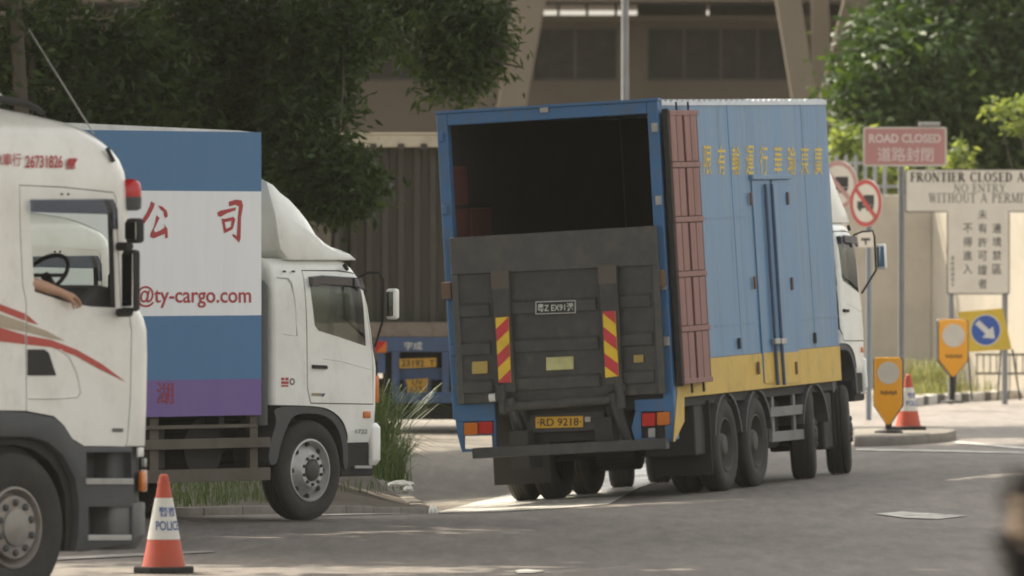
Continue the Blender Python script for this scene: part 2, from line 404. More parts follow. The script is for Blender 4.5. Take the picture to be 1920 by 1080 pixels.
# far verge on the right with painted kerb stones
KWH = paint("kerb_white_paint", (0.52, 0.50, 0.46), 0.85, dirt=0.7, dcol=(0.12, 0.1, 0.08), scale=5)
KBK = paint("kerb_black_paint", (0.06, 0.058, 0.055), 0.85, dirt=0.6, dcol=(0.2, 0.18, 0.15), scale=5)
fk = [gxy(1688, 763), gxy(1740, 757), gxy(1830, 752), gxy(1930, 744), gxy(2100, 736)]
fm = MB(); poly = fk + [(13, 205), (5.6, 205), (5.9, 182)]
fm.prism_z([(p[0], p[1]) for p in poly], -0.1, 0.12)
DRY = paint("dry_sandy_soil", (0.24, 0.20, 0.14), 0.95, dirt=0.5, dcol=(0.14, 0.13, 0.06), scale=2, bump=0.5, bscale=15)
fv = struct(fm.build("far_verge", DRY)); fv["label"] = "dry grassy far verge behind the painted kerb"
kerb_run(fv, [(p[0], p[1] - 0.02) for p in fk], wd=-0.16, h=0.15, mats=(KBK, KWH, KWH), step=0.55)

# ------------------------------------------------------------------ building behind
BD = 230.0
BLDC = paint("brown_concrete", (0.120, 0.097, 0.071), 0.9, dirt=0.35, dcol=(0.078, 0.062, 0.046), scale=0.6, bump=0.1)
BLDL = paint("pale_concrete", (0.150, 0.125, 0.092), 0.9, dirt=0.35, dcol=(0.12, 0.10, 0.072), scale=0.6, bump=0.1)
DARKP = paint("dark_window_pane", (0.022, 0.022, 0.02), 0.5, dirt=0.4, spec=0.2)
FRM = paint("bronze_window_frame", (0.06, 0.052, 0.042), 0.6)
bld = thing("building", "brown concrete building with dark ribbon windows and slanted columns", "building", (1.2, BD, 0))
def bl(px, py, D=BD):
    p = W(px, py, D); return p.x - 1.2, p.z
wins = [(560, 64, 860, 152), (1000, 62, 1157, 151), (1214, 56, 1490, 149), (1545, 50, 1800, 146)]
def wallpiece(a, b, z0, z1, name="wall"):
    if b - a < 0.02 or z1 - z0 < 0.02: return
    MB().box(a, b, 0, 0.45, z0, z1).build(name, BLDC, bld)
ztop = bl(0, 40)[1]
e = [(bl(a, 0)[0], bl(c, 0)[0], bl(0, d)[1], bl(0, b)[1]) for a, b, c, d in wins]
zlo, zhi = min(q[2] for q in e), max(q[3] for q in e)
wallpiece(-26, 26, -0.5, zlo); wallpiece(-26, 26, zhi, ztop)
xs = [-26.0]
for q in e: xs += [q[0], q[1]]
xs.append(26.0)
for i in range(0, len(xs), 2): wallpiece(xs[i], xs[i + 1], zlo, zhi)
for q in e:
    x0, x1, z0, z1 = q
    z0, z1 = max(z0, zlo), min(z1, zhi)
    n = max(2, round((x1 - x0) / 0.75)); d = (x1 - x0) / n
    wb = MB()
    wb.box(x0, x1, 0.18, 0.26, zlo, zlo + 0.06); wb.box(x0, x1, 0.18, 0.26, zhi - 0.06, zhi)
    for i in range(n + 1): wb.box(x0 + d * i - 0.03, x0 + d * i + 0.03, 0.17, 0.25, zlo + 0.06, zhi - 0.06)
    wo = wb.build("window", FRM, bld)
    for i in range(n):
        MB().box(x0 + d * i + 0.03, x0 + d * (i + 1) - 0.03, 0.2 + 0.01 * (i % 2), 0.22 + 0.01 * (i % 2), zlo + 0.06, zhi - 0.06).build("pane", DARKP, wo)
# roof slab over an open slot, with posts
MB().box(-26, 26, -2.5, 6, bl(0, 8)[1], bl(0, 8)[1] + 3.2).build("roof_slab", BLDC, bld)
MB().box(-26, 26, -0.5, 0.9, ztop, ztop + 0.12).build("coping", BLDL, bld)
for x in np.arange(-25, 25.1, 0.62):
    MB().box(x - 0.03, x + 0.03, 0.2, 0.26, ztop + 0.12, bl(0, 8)[1]).build("slot_post", FRM, bld)
for a, b in ((1195, 1325), (1330, 1700), (-300, 960)):
    MB().box(bl(a, 0)[0], bl(b, 0)[0], 0.3, 0.4, ztop + 0.12, bl(0, 8)[1]).build("infill_panel", FRM, bld)
def limb(p0, p1, wpx0, wpx1, D, dep, mat):
    "a slanted column limb from pixel p0 (top) to p1 (foot)"
    def pt(px, py): v = W(px, py, D); return (v.x - 1.2, v.z)
    a, b, c, d = pt(p0[0] - wpx0 / 2, p0[1]), pt(p0[0] + wpx0 / 2, p0[1]), pt(p1[0] + wpx1 / 2, p1[1]), pt(p1[0] - wpx1 / 2, p1[1])
    MB().prism_y([a, b, c, d], D - BD - dep / 2, D - BD + dep / 2).build("column_limb", mat, bld, bevel=0.04)
limb((1003, -60), (938, 330), 64, 50, 223, 0.9, BLDL)
limb((870, -60), (925, 330), 64, 50, 224.5, 0.9, BLDC)
limb((1468, -60), (1530, 330), 48, 44, 222, 0.8, BLDL)
limb((1628, -60), (1525, 330), 66, 46, 224, 0.9, BLDC)
limb((1535, -60), (1545, 330), 34, 36, 226, 0.6, BLDL)
for cx, D in ((931, 223.7), (1530, 223)):
    v = W(cx, 320, D); MB().box(v.x - 1.2 - 0.55, v.x - 1.2 + 0.55, D - BD - 0.9, D - BD + 1.1, -0.5, v.z).build("column_base", BLDL, bld, bevel=0.05)

# ------------------------------------------------------------------ boundary wall with palisade
WD = 185.0
WALLM = paint("rendered_wall", (0.48, 0.435, 0.36), 0.9, dirt=0.45, dcol=(0.20, 0.18, 0.15), scale=0.9, bump=0.08, streak=False)
bw = thing("boundary_wall", "rendered concrete boundary wall behind the closed road signs", "wall", (6.0, WD, 0))
wt = W(0, 365, WD).z; xc = W(1747, 0, WD).x - 6.0
MB().box(-4.5, xc, 0, 0.3, -0.3, wt).build("wall_panel", WALLM, bw, bevel=0.02)
a = Vector((xc, 0)); dr = Vector((0.31, -0.95)); nrm = Vector((0.95, 0.31))
q = a + dr * 9; MB().prism_z([a, q, q + nrm * 0.3, a + nrm * 0.3 + Vector((0, 0.3))], -0.3, wt + 0.25).build("wall_return", WALLM, bw, bevel=0.02)
fe = thing("palisade_fence", "grey steel palisade fence on top of the boundary wall", "fence", (6.0, WD + 0.15, wt))
PAL = paint("galvanised_grey", (0.36, 0.37, 0.38), 0.5, 0.5, dirt=0.3)
ft = W(0, 306, WD).z - wt
for i in range(27):
    x = -3.9 + i * 0.168
    if x > xc - 0.1: break
    MB().prism_y([(x - 0.035, 0), (x + 0.035, 0), (x + 0.035, ft + 0.1), (x, ft + 0.17), (x - 0.035, ft + 0.1)], -0.012, 0.012).build("pale", PAL, fe)
for z in (0.12, ft - 0.02): MB().box(-4.2, xc - 0.05, 0.014, 0.05, z, z + 0.05).build("rail", PAL, fe)

# ================================================================== VEHICLE PARTS
def rrect(xb, xf, wd, rf, rb, z, nf=8, nb=3):
    "rounded plan outline of a cab at height z"
    P = []
    for k in range(nf + 1):
        a = -PI / 2 + PI / 2 * k / nf; P.append((xf - rf + rf * math.cos(a), -(wd - rf) + rf * math.sin(a), z))
    for k in range(nf + 1):
        a = PI / 2 * k / nf; P.append((xf - rf + rf * math.cos(a), (wd - rf) + rf * math.sin(a), z))
    for k in range(nb + 1):
        a = PI / 2 + PI / 2 * k / nb; P.append((xb + rb + rb * math.cos(a), (wd - rb) + rb * math.sin(a), z))
    for k in range(nb + 1):
        a = PI + PI / 2 * k / nb; P.append((xb + rb + rb * math.cos(a), -(wd - rb) + rb * math.sin(a), z))
    return P
def shell(rings, xb, mats, th=0.05):
    "rings: (z, xf, half width, front radius) -> hollow cab mesh"
    o = MB().rings([rrect(xb, xf, wd, rf, 0.06, z) for z, xf, wd, rf in rings]).mesh("o", mats)
    z0, z1 = rings[0][0], rings[-1][0]
    inner = []
    for z, xf, wd, rf in rings:
        t = (z - z0) / (z1 - z0); zz = z0 + th + t * (z1 - z0 - 2 * th)
        inner.append(rrect(xb + th, xf - th * 1.3, wd - th, max(0.05, rf - th), 0.03, zz))
    im = MB().rings(inner, 0).mesh("i", [mats[1]])
    return o, boolean(o, im, 'DIFFERENCE')
def wheel(parent, x, yo, z, r, wd, rim, mrim, front=True, steer=0.0, left=False, dual=False, nuts=10, rr=0.29, cap=None):
    "tyre is the part, rim and hub its sub-parts; outer face at y=yo on the right (mirrored on the left)"
    s = -1.0 if not left else 1.0
    M = Matrix.Translation((x, s * yo, z)) @ Matrix.Rotation(steer, 4, 'Z') @ Matrix.Diagonal((1, -s, 1, 1))
    # local: outer face y=0, inner at y=wd  (right side)
    t = MB()
    prof = [(rr, 0.035), (rr + 0.03, 0.012), (r * 0.80, 0.0), (r * 0.93, 0.012), (r * 0.985, 0.035), (r, 0.06)]
    g = []
    ng = 3
    for k in range(ng):
        yc = 0.06 + (wd - 0.12) * (k + 0.8) / (ng + 0.6)
        g += [(r, yc - 0.008), (r - 0.012, yc - 0.006), (r - 0.012, yc + 0.006), (r, yc + 0.008)]
    prof += g + [(r, wd - 0.06), (r * 0.985, wd - 0.035), (r * 0.93, wd - 0.012), (r * 0.8, wd), (rr, wd - 0.03)]
    t.lathe_y(prof, 0, 0, 48, cap=False)
    if dual:
        off = wd + 0.06; t.lathe_y([(a, b + off) for a, b in prof], 0, 0, 48, cap=False)
    to = t.build("wheel", TYRE, parent, smooth=40); to.matrix_local = M
    m = MB()
    if front:
        m.lathe_y([(rr + 0.008, 0.05), (rr + 0.004, 0.016), (rr - 0.012, 0.012), (rr - 0.03, 0.05), (rr - 0.04, 0.085)] + ([(0.23, 0.07), (0.228, 0.022), (0.22, 0.014), (0.0, 0.014)] if cap else [(0.19, 0.03), (0.165, 0.0), (0.155, -0.008), (0.108, -0.008), (0.1, 0.03), (0.0, 0.035)]), 0, 0, 48, cap=False)
        yn = 0.016 if cap else -0.004
    else:
        m.lathe_y([(rr + 0.008, 0.05), (rr + 0.002, 0.016), (rr - 0.012, 0.014), (rr - 0.03, 0.07), (rr - 0.05, 0.15), (0.22, 0.16), (0.13, 0.16), (0.125, 0.06), (0.1, 0.03), (0.0, 0.025)], 0, 0, 48, cap=False)
        yn = 0.16
    ro = m.build("rim", mrim, to, smooth=35)
    for k in range(nuts):
        a = 2 * PI * (k + 0.5) / nuts; rn = 0.18 if cap else (0.132 if front else 0.168); cx, cz = rn * math.cos(a), rn * math.sin(a)
        rk = 0.026 if cap else 0.016; MB().lathe_y([(rk, yn + 0.005), (rk, yn - 0.018), (rk * .6, yn - 0.026), (0.0, yn - 0.026)], cx, cz, 8, cap=False).build("lug_nut", DGREY, to, smooth=30)
    if front and cap is None:
        for k in range(8):
            a = 2 * PI * k / 8; MB().lathe_y([(0.024, 0.06), (0.022, 0.044), (0.0, 0.043)], 0.222 * math.cos(a), 0.243 * math.sin(a), 10, cap=False).build("hand_hole", BLACK, to)
        MB().lathe_y([(0.098, 0.03), (0.095, -0.012), (0.07, -0.03), (0.0, -0.034)], 0, 0, 24, cap=False).build("hub", RIMD, to, smooth=35)
    if cap is not None:
        MB().lathe_y([(0.137, 0.013), (0.134, -0.004), (0.12, -0.010), (0.0, -0.012)], 0, 0, 32, cap=False).build("hub_cap", cap, to, smooth=35)
    return to
def decal_side(parent, name, rig, y, polys, mats):
    mb = MB()
    for k, (pts, mi) in enumerate(polys):
        q = [(x, y, z) for x, z in rig.sp(pts, y)]; mb.add(q, [tuple(range(len(q)))], mi)
    return mb.build(name, mats, parent, recalc=False)
def text_side(parent, name, rig, y, body, box, mat, bold=0.0):
    mb = MB(); lay(mb, text_shape(body, bold), *side_quad(rig, y, box)); return mb.build(name, mat, parent, recalc=False)
def text_rear(parent, name, rig, x, body, box, mat, bold=0.0):
    mb = MB(); lay(mb, text_shape(body, bold), *rear_quad(rig, x, box)); return mb.build(name, mat, parent, recalc=False)

def soft(pts, it=2):
    "round off a traced outline"
    for _ in range(it):
        out = []
        for i in range(len(pts)):
            a, b = Vector(pts[i]), Vector(pts[(i + 1) % len(pts)]); out += [tuple(a * .75 + b * .25), tuple(a * .25 + b * .75)]
        pts = out
    return pts
# ------------------------------------------------------------------ white tractor cab (near, cut by the frame)
LFT = lambda b: Vector((-math.cos(b), math.sin(b), 0))
YS = R(39); S0 = gp(33, 1132)
SW = 1.25
SR = Rig(S0 + LFT(YS) * SW, YS)
def scania():
    root = thing("tractor_cab", "white high-roof tractor cab with red swoosh and a forearm on its window sill", "truck", SR.T, SR.rot, "white tractor cabs waiting")
    xs = lambda px, z, r: SR.side(px, HOR + (CAMH - z) * FPX / 77.4, -SW)[0] + 0.645 * r
    spec = [(1.00, 271, 1.22, .30), (1.12, 272, 1.245, .30), (1.4, 273.5, 1.25, .30), (1.75, 275, 1.25, .30), (1.95, 274, 1.25, .30), (2.04, 268, 1.25, .30), (2.10, 259, 1.25, .30),
            (2.17, 246, 1.25, .30), (2.5, 242, 1.25, .30), (2.8, 239.5, 1.25, .30), (2.98, 237, 1.25, .31), (3.10, 233, 1.245, .33), (3.19, 225, 1.235, .36), (3.26, 214, 1.22, .40), (3.33, 198, 1.19, .44),
            (3.40, 178, 1.15, .5), (3.46, 148, 1.09, .55), (3.51, 108, 1.0, .6), (3.56, 60, 0.9, .6), (3.60, 5, 0.76, .6)]
    rings = [(z, xs(p, z, r), wd, r) for z, p, wd, r in spec]
    xb = -1.15
    o, sh = shell(rings, xb, [WHITE, INTER])
    # lower edge follows the wheel arch
    cut = SR.sp([(-300, 764), (48, 770), (101, 780), (120, 797), (137, 823), (159, 836), (400, 837), (400, 1000), (-300, 1000)], -SW)
    sh = boolean(sh, MB().prism_y(cut, -2, 2).mesh("c", [INTER]), 'DIFFERENCE')
    win = SR.sp([(54, 376), (203, 374), (211, 392), (216.5, 577), (170, 575), (131, 568), (65, 547)], -SW)
    sh = boolean(sh, MB().prism_y(win, -2, 2).mesh("c", [DGREY]), 'DIFFERENCE')
    # windscreen opening
    wsx = rings[8][1]
    ws = MB().box(wsx - 0.32, wsx + 0.6, -1.02, 1.02, 2.2, 2.95).mesh("c", [DGREY])
    wind = boolean(sh, ws, 'INTERSECT'); sh = boolean(sh, ws, 'DIFFERENCE')
    door_px = [(37, 348), (120, 352), (213, 362), (217, 372), (221, 470), (226, 575), (242, 589), (246, 622), (244, 740), (239, 829), (235, 838), (157, 838), (136, 825), (119, 799), (100, 783), (50, 773), (49.6, 647), (50, 568), (43, 533), (39, 440)]
    dp = SR.sp(door_px, -SW)
    cx = sum(p[0] for p in dp) / len(dp); cz = sum(p[1] for p in dp) / len(dp)
    def grow(pts, d):
        out = []
        n = len(pts)
        for i in range(n):
            a, b = Vector(pts[i - 1]), Vector(pts[(i + 1) % n]); t = (b - a).normalized(); nn = Vector((t.y, -t.x))
            if nn.dot(Vector(pts[i]) - Vector((cx, cz))) < 0: nn = -nn
            out.append(tuple(Vector(pts[i]) + nn * d))
        return out
    body = boolean(sh, MB().prism_y(grow(dp, 0.007), -2, -0.9).mesh("c", [INTER]), 'DIFFERENCE')
    door = boolean(sh, MB().prism_y(dp, -2, -0.9).mesh("c", [INTER]), 'INTERSECT')
    link("cab_body", finish(body), root)
    d = link("door", finish(door), root)
    wind.materials.clear(); wind.materials.append(GLASS); wind.polygons.foreach_set("material_index", [0] * len(wind.polygons))
    link("windscreen", finish(wind), root)
    y = -SW - 0.004
    # wind visor over the open window
    MB().prism_y(SR.sp([(53, 374), (204, 373), (212, 392), (213, 430), (206, 430), (203, 402), (62, 398), (54, 398)], -SW), -SW - 0.05, -SW - 0.012).build("window_visor", VISOR, d, bevel=0.008)
    # dark air outlet and handle recess in the door
    MB().prism_y(SR.sp([(51.5, 655), (82, 655), (90, 661), (104, 704), (51.5, 704)], -SW), -SW - 0.012, -SW + 0.01).build("door_handle", BLACK, d, bevel=0.006)
    rec = SR.sp([(112, 656), (130, 668), (145, 700), (152, 735), (146, 744), (100, 747), (54, 747)], y)
    MB().tube([(a, -SW - 0.001, b) for a, b in rec], 0.008, 6).build("pressed_crease", WHITE, d, smooth=60)
    decal_side(d, "door_stripe", SR, y, [
        ([(51, 590), (72, 609), (51, 603)], 0), ([(51, 607), (87, 620), (123, 640), (96, 634.5), (51, 623)], 1),
        ([(51, 629), (96, 637), (145, 656), (192, 683), (236, 716), (183, 690), (140, 666), (96, 651), (51, 646)], 0)], [REDST, BEIGE])
    decal_side(root, "side_stripe", SR, y, [
        ([(-60, 530), (0, 570), (47.5, 588), (47.5, 601.5), (0, 583), (-60, 556)], 0), ([(-60, 565), (0, 589), (47.5, 605), (47.5, 622), (0, 613), (-60, 605)], 1),
        ([(-60, 605), (0, 614), (47.5, 628), (47.5, 645.5), (0, 640), (-60, 640)], 0)], [REDST, BEIGE])
    text_side(root, "cab_lettering", SR, y, "象車行", (-12, 287, 40, 311), RED, 0.01)
    text_side(root, "cab_lettering", SR, y, "26731826", (48, 291, 118, 315), RED, 0.02)
    el = [[(.06, .5), (.10, .36), (.62, .36), (.72, .48), (.78, .50), (.84, .62), (.93, .72), (1.0, 1.0), (.91, .86), (.80, .90), (.66, .98), (.50, .88), (.30, .95), (.13, .84)],
          [(.08, .42), (.02, 0), (.16, 0), (.24, .40)], [(.26, .40), (.30, .04), (.41, .04), (.40, .40)], [(.48, .40), (.46, 0), (.58, 0), (.62, .40)], [(.62, .42), (.68, .06), (.79, .06), (.73, .5)], [(.07, .7), (0, .3), (.03, .3), (.12, .62)]]
    mb = MB()
    for p_ in el: lay(mb, (p_, [tuple(range(len(p_)))]), *side_quad(SR, y - 0.0003 * el.index(p_), (125, 295, 146, 318)))
    mb.build("elephant_emblem", RED, root, recalc=False)
    for bx, by in ((115, 364), (127, 364)):
        a = SR.side(bx, by, -SW); MB().lathe_y([(0.008, -SW - 0.012), (0.008, -SW + 0.01)], a[0], a[1], 8).build("rivet", DGREY, d)
    mb = MB()
    for k in range(5): lay(mb, SQ, *side_quad(SR, y, (211 + k * 4.2, 803, 214.3 + k * 4.2, 810)))
    mb.build("model_badge", PGREY, d, recalc=False)
    # roof: dark air horns, rail, deflector and aerial
    hs = [SR.side(px, py, -0.75) for px, py in ((-60, 172), (0, 186), (45, 193), (70, 204), (80, 214))]
    MB().tube([(a, -0.75, b) for a, b in hs], [0.03, 0.03, 0.028, 0.025, 0.02], 8).build("roof_rail", BLACK, root, smooth=50)
    hp = SR.sp([(-120, 120), (-20, 160), (6, 178), (14, 194), (-120, 200)], -0.6)
    MB().prism_y(hp, -0.62, 0.62).build("roof_deflector", WHITE, root, bevel=0.04, smooth=40)
    a0, a1 = SR.side(176, 238, -1.0), SR.side(54, 55, -1.0)
    MB().tube([(a0[0], -1.0, a0[1] - 0.05), (a1[0], -1.0, a1[1])], [0.006, 0.0035], 6).build("aerial", STEEL, root)
    c0, c1 = SR.side(201, 278, -1.24), SR.side(211, 303, -1.24)
    MB().tube([(c0[0], -1.24, c0[1]), (c1[0], -1.25, c1[1])], 0.016, 8).build("roof_clip", BLACK, root)
    # red marker lamp at the roof corner
    lx, lz = SR.side(242, 369, -1.18)
    MB().lathe_z([(0.088, lz), (0.09, lz + 0.06), (0.08, lz + 0.10), (0.055, lz + 0.125), (0.0, lz + 0.13)], lx, -1.18, 20, cap=False).build("marker_lamp", LRED, root, smooth=50)
    MB().lathe_z([(0.06, lz - 0.10), (0.088, lz - 0.085), (0.092, lz)], lx, -1.18, 20).build("lamp_base", DGREY, root, smooth=50)
    # mirrors
    ym = -1.42
    def head(name, box, dep):
        q = SR.sp([(box[0], box[1]), (box[2], box[1]), (box[2], box[3]), (box[0], box[3])], ym)
        x0, x1 = q[0][0], q[1][0]; z1, z0 = q[0][1], q[2][1]
        h = MB().box(x0 + 0.06, x0 + 0.06 + dep, ym - 0.06, ym + 0.07, z0, z1).build(name, BLACK, root, bevel=0.03, smooth=40, seg=3)
        MB().box(x0 + 0.052, x0 + 0.061, ym - 0.045, ym + 0.055, z0 + 0.03, z1 - 0.03).build("mirror_glass", MIRR, h)
        return h
    head("wide_angle_mirror", (236, 409, 262, 456), 0.09); head("main_mirror", (230, 468, 257, 584), 0.08)
    for py in (462, 586):
        p, q = SR.side(224, py, -1.24), SR.side(243, py, ym)
        MB().tube([(p[0], -1.2, p[1]), (q[0], ym, q[1])], 0.032, 8).build("mirror_arm", BLACK, root, smooth=50)
    # dark lower body with pockets for the steps
    sk = SR.sp([(160, 838), (247, 838), (249, 930), (250, 1020), (155, 1034), (140, 1034), (146, 1002), (147, 947), (139, 897), (117, 855), (89, 830), (56, 820), (-60, 819), (-160, 850), (-160, 790), (-60, 768), (48, 773), (101, 783), (120, 800), (137, 826)], -SW)
    skm = MB().prism_y(sk, -SW - 0.01, -0.78).mesh("k", [DGREY], bevel=0.012)
    for bx in ((160, 848, 245, 897), (164, 950, 244, 1002)):
        p = SR.sp([(bx[0], bx[1]), (bx[2], bx[1]), (bx[2], bx[3]), (bx[0], bx[3])], -SW)
        skm = boolean(skm, MB().prism_y(p, -2, -SW + 0.2).mesh("c", [DGREY]), 'DIFFERENCE')
    link("lower_fairing", finish(skm), root)
    MB().prism_y(SR.sp([(-160, 850), (-60, 819), (56, 820), (89, 830), (117, 855), (139, 897), (147, 947), (146, 1002), (140, 1034), (130, 1034), (134, 990), (132, 930), (120, 890), (100, 862), (70, 842), (40, 834), (-60, 836), (-160, 870)], -SW), -SW + 0.05, -0.7).build("wheel_arch_lining", BLACK, root)
    for bx in ((158, 897, 247, 909), (162, 1003, 243, 1014)):
        p = SR.sp([(bx[0], bx[1]), (bx[2], bx[1]), (bx[2], bx[3]), (bx[0], bx[3])], -SW)
        MB().prism_y(p, -SW - 0.022, -SW + 0.16).build("step", STEEL, root, bevel=0.006)
    # bumper wrapping round the front
    bxs = rings[1][1]
    bm_ = MB().rings([rrect(bxs - 0.52, bxs - 0.06, 1.2, .28, 0.05, 0.36), rrect(bxs - 0.55, bxs + 0.0, 1.245, .30, 0.05, 0.46), rrect(bxs - 0.55, bxs + 0.0, 1.245, .30, 0.05, 0.70)])
    bm_.build("bumper", paint("grey_bumper", (0.13, 0.128, 0.122), 0.55, dirt=0.3), root, bevel=0.012, smooth=40)
    MB().rings([rrect(bxs - 0.52, bxs - 0.03, 1.2, .28, 0.05, 0.705), rrect(bxs - 0.52, bxs - 0.03, 1.2, .28, 0.05, 1.10)]).build("front_apron", DGREY, root, smooth=40)
    def corner_lamp(name, mat, z0, z1, a0, a1, pr):
        mb = MB(); r = .30
        cx_, cy_ = bxs - r, -(1.245 - r); A = []; n = 6
        for rad in (r - 0.02, r + pr):
            A.append([(cx_ + rad * math.cos(a0 + (a1 - a0) * k / n), cy_ + rad * math.sin(a0 + (a1 - a0) * k / n)) for k in range(n + 1)])
        poly = A[0] + A[1][::-1]; mb.prism_z(poly, z0, z1); return mb.build(name, mat, root, bevel=0.008, smooth=40)
    corner_lamp("turn_lamp", LORG, 0.78, 0.93, R(-76), R(-48), 0.012); corner_lamp("turn_lamp_lens", LWHT, 0.775, 0.935, R(-46), R(-34), 0.016)
    corner_lamp("headlamp", LWHT, 1.03, 1.1, R(-82), R(-62), 0.0); corner_lamp("fog_lamp", STEEL, 0.955, 1.02, R(-60), R(-36), 0.012)
    # chassis stub, wheels
    MB().box(-2.6, 1.0, -0.42, 0.42, 0.62, 0.95).build("chassis", CHASSIS, root)
    MB().box(-1.1, 0.8, -1.1, 1.1, 1.02, 1.3).build("cab_floor", INTER, root)
    wheel(root, 0, 1.24, 0.545, 0.545, 0.32, None, RIMS, True, 0.0, cap=RIMS)
    wheel(root, 0, 1.24, 0.545, 0.545, 0.32, None, RIMS, True, 0.0, left=True, cap=RIMS)
    for l in (False, True): wheel(root, -2.2, 1.22, 0.52, 0.52, 0.27, None, RIMD, False, left=l, dual=True)
    # interior: dash, wheel, seats
    dx = rings[7][1]
    MB().prism_y([(dx - 0.75, 1.3), (dx - 0.12, 1.3), (dx - 0.12, 2.24), (dx - 0.42, 2.29), (dx - 0.62, 2.16)], -1.14, 1.14).build("dashboard", INTER, root, bevel=0.05)
    sx, sz = SR.side(84, 516, -0.62)
    mb = MB(); n = 28
    ax = Vector((-0.75, 0, 0.66)).normalized(); u = Vector((0, 1, 0)); v = ax.cross(u)
    P = [Vector((sx, -0.62, sz)) + (u * math.cos(2 * PI * k / n) + v * math.sin(2 * PI * k / n)) * 0.195 for k in range(n + 1)]
    mb.tube(P, 0.016, 8); mb.tube([P[0], P[n // 2]], 0.016, 6); mb.tube([(sx, -0.62, sz), (sx + 0.35, -0.62, sz - 0.35)], 0.035, 8)
    mb.build("steering_wheel", BLACK, root, smooth=60)
    for yy in (-0.62, 0.62):
        mb = MB(); mb.box(-0.62, -0.08, yy - 0.24, yy + 0.24, 1.35, 1.66); mb.box(-0.72, -0.55, yy - 0.22, yy + 0.22, 1.66, 2.42); mb.box(-0.70, -0.58, yy - 0.13, yy + 0.13, 2.45, 2.66)
        mb.build("seat", DGREY, root, bevel=0.05, smooth=40)
    return root
cabA = scania()
# a second, lower cab of the same kind, seen through the open window
cabB = copy_tree(cabA)
T2 = gp(33, HOR + CAMH * FPX / 91.0) + LFT(YS) * SW
cabB.location = T2
cabB["label"] = "second white tractor cab, lower, seen through the near cab's open window"
for ch in list(cabB.children):
    if ch.name.split('.')[0] in ("cab_lettering", "elephant_emblem", "roof_deflector", "roof_rail", "aerial", "marker_lamp", "lamp_base", "roof_clip", "side_stripe"):
        bpy.data.objects.remove(ch); continue
    if ch.name.startswith("cab_body"):                 # the lower roof of the second cab
        ch.data = ch.data.copy()
        for v_ in ch.data.vertices:
            if v_.co.z > 2.93: v_.co.z = 2.93 + (v_.co.z - 2.93) * 0.6
    st = ch.name.split('.')[0]
    if st not in ("wheel", "chassis", "bumper", "front_apron", "lower_fairing", "wheel_arch_lining", "step"): ch.location.z -= 0.42

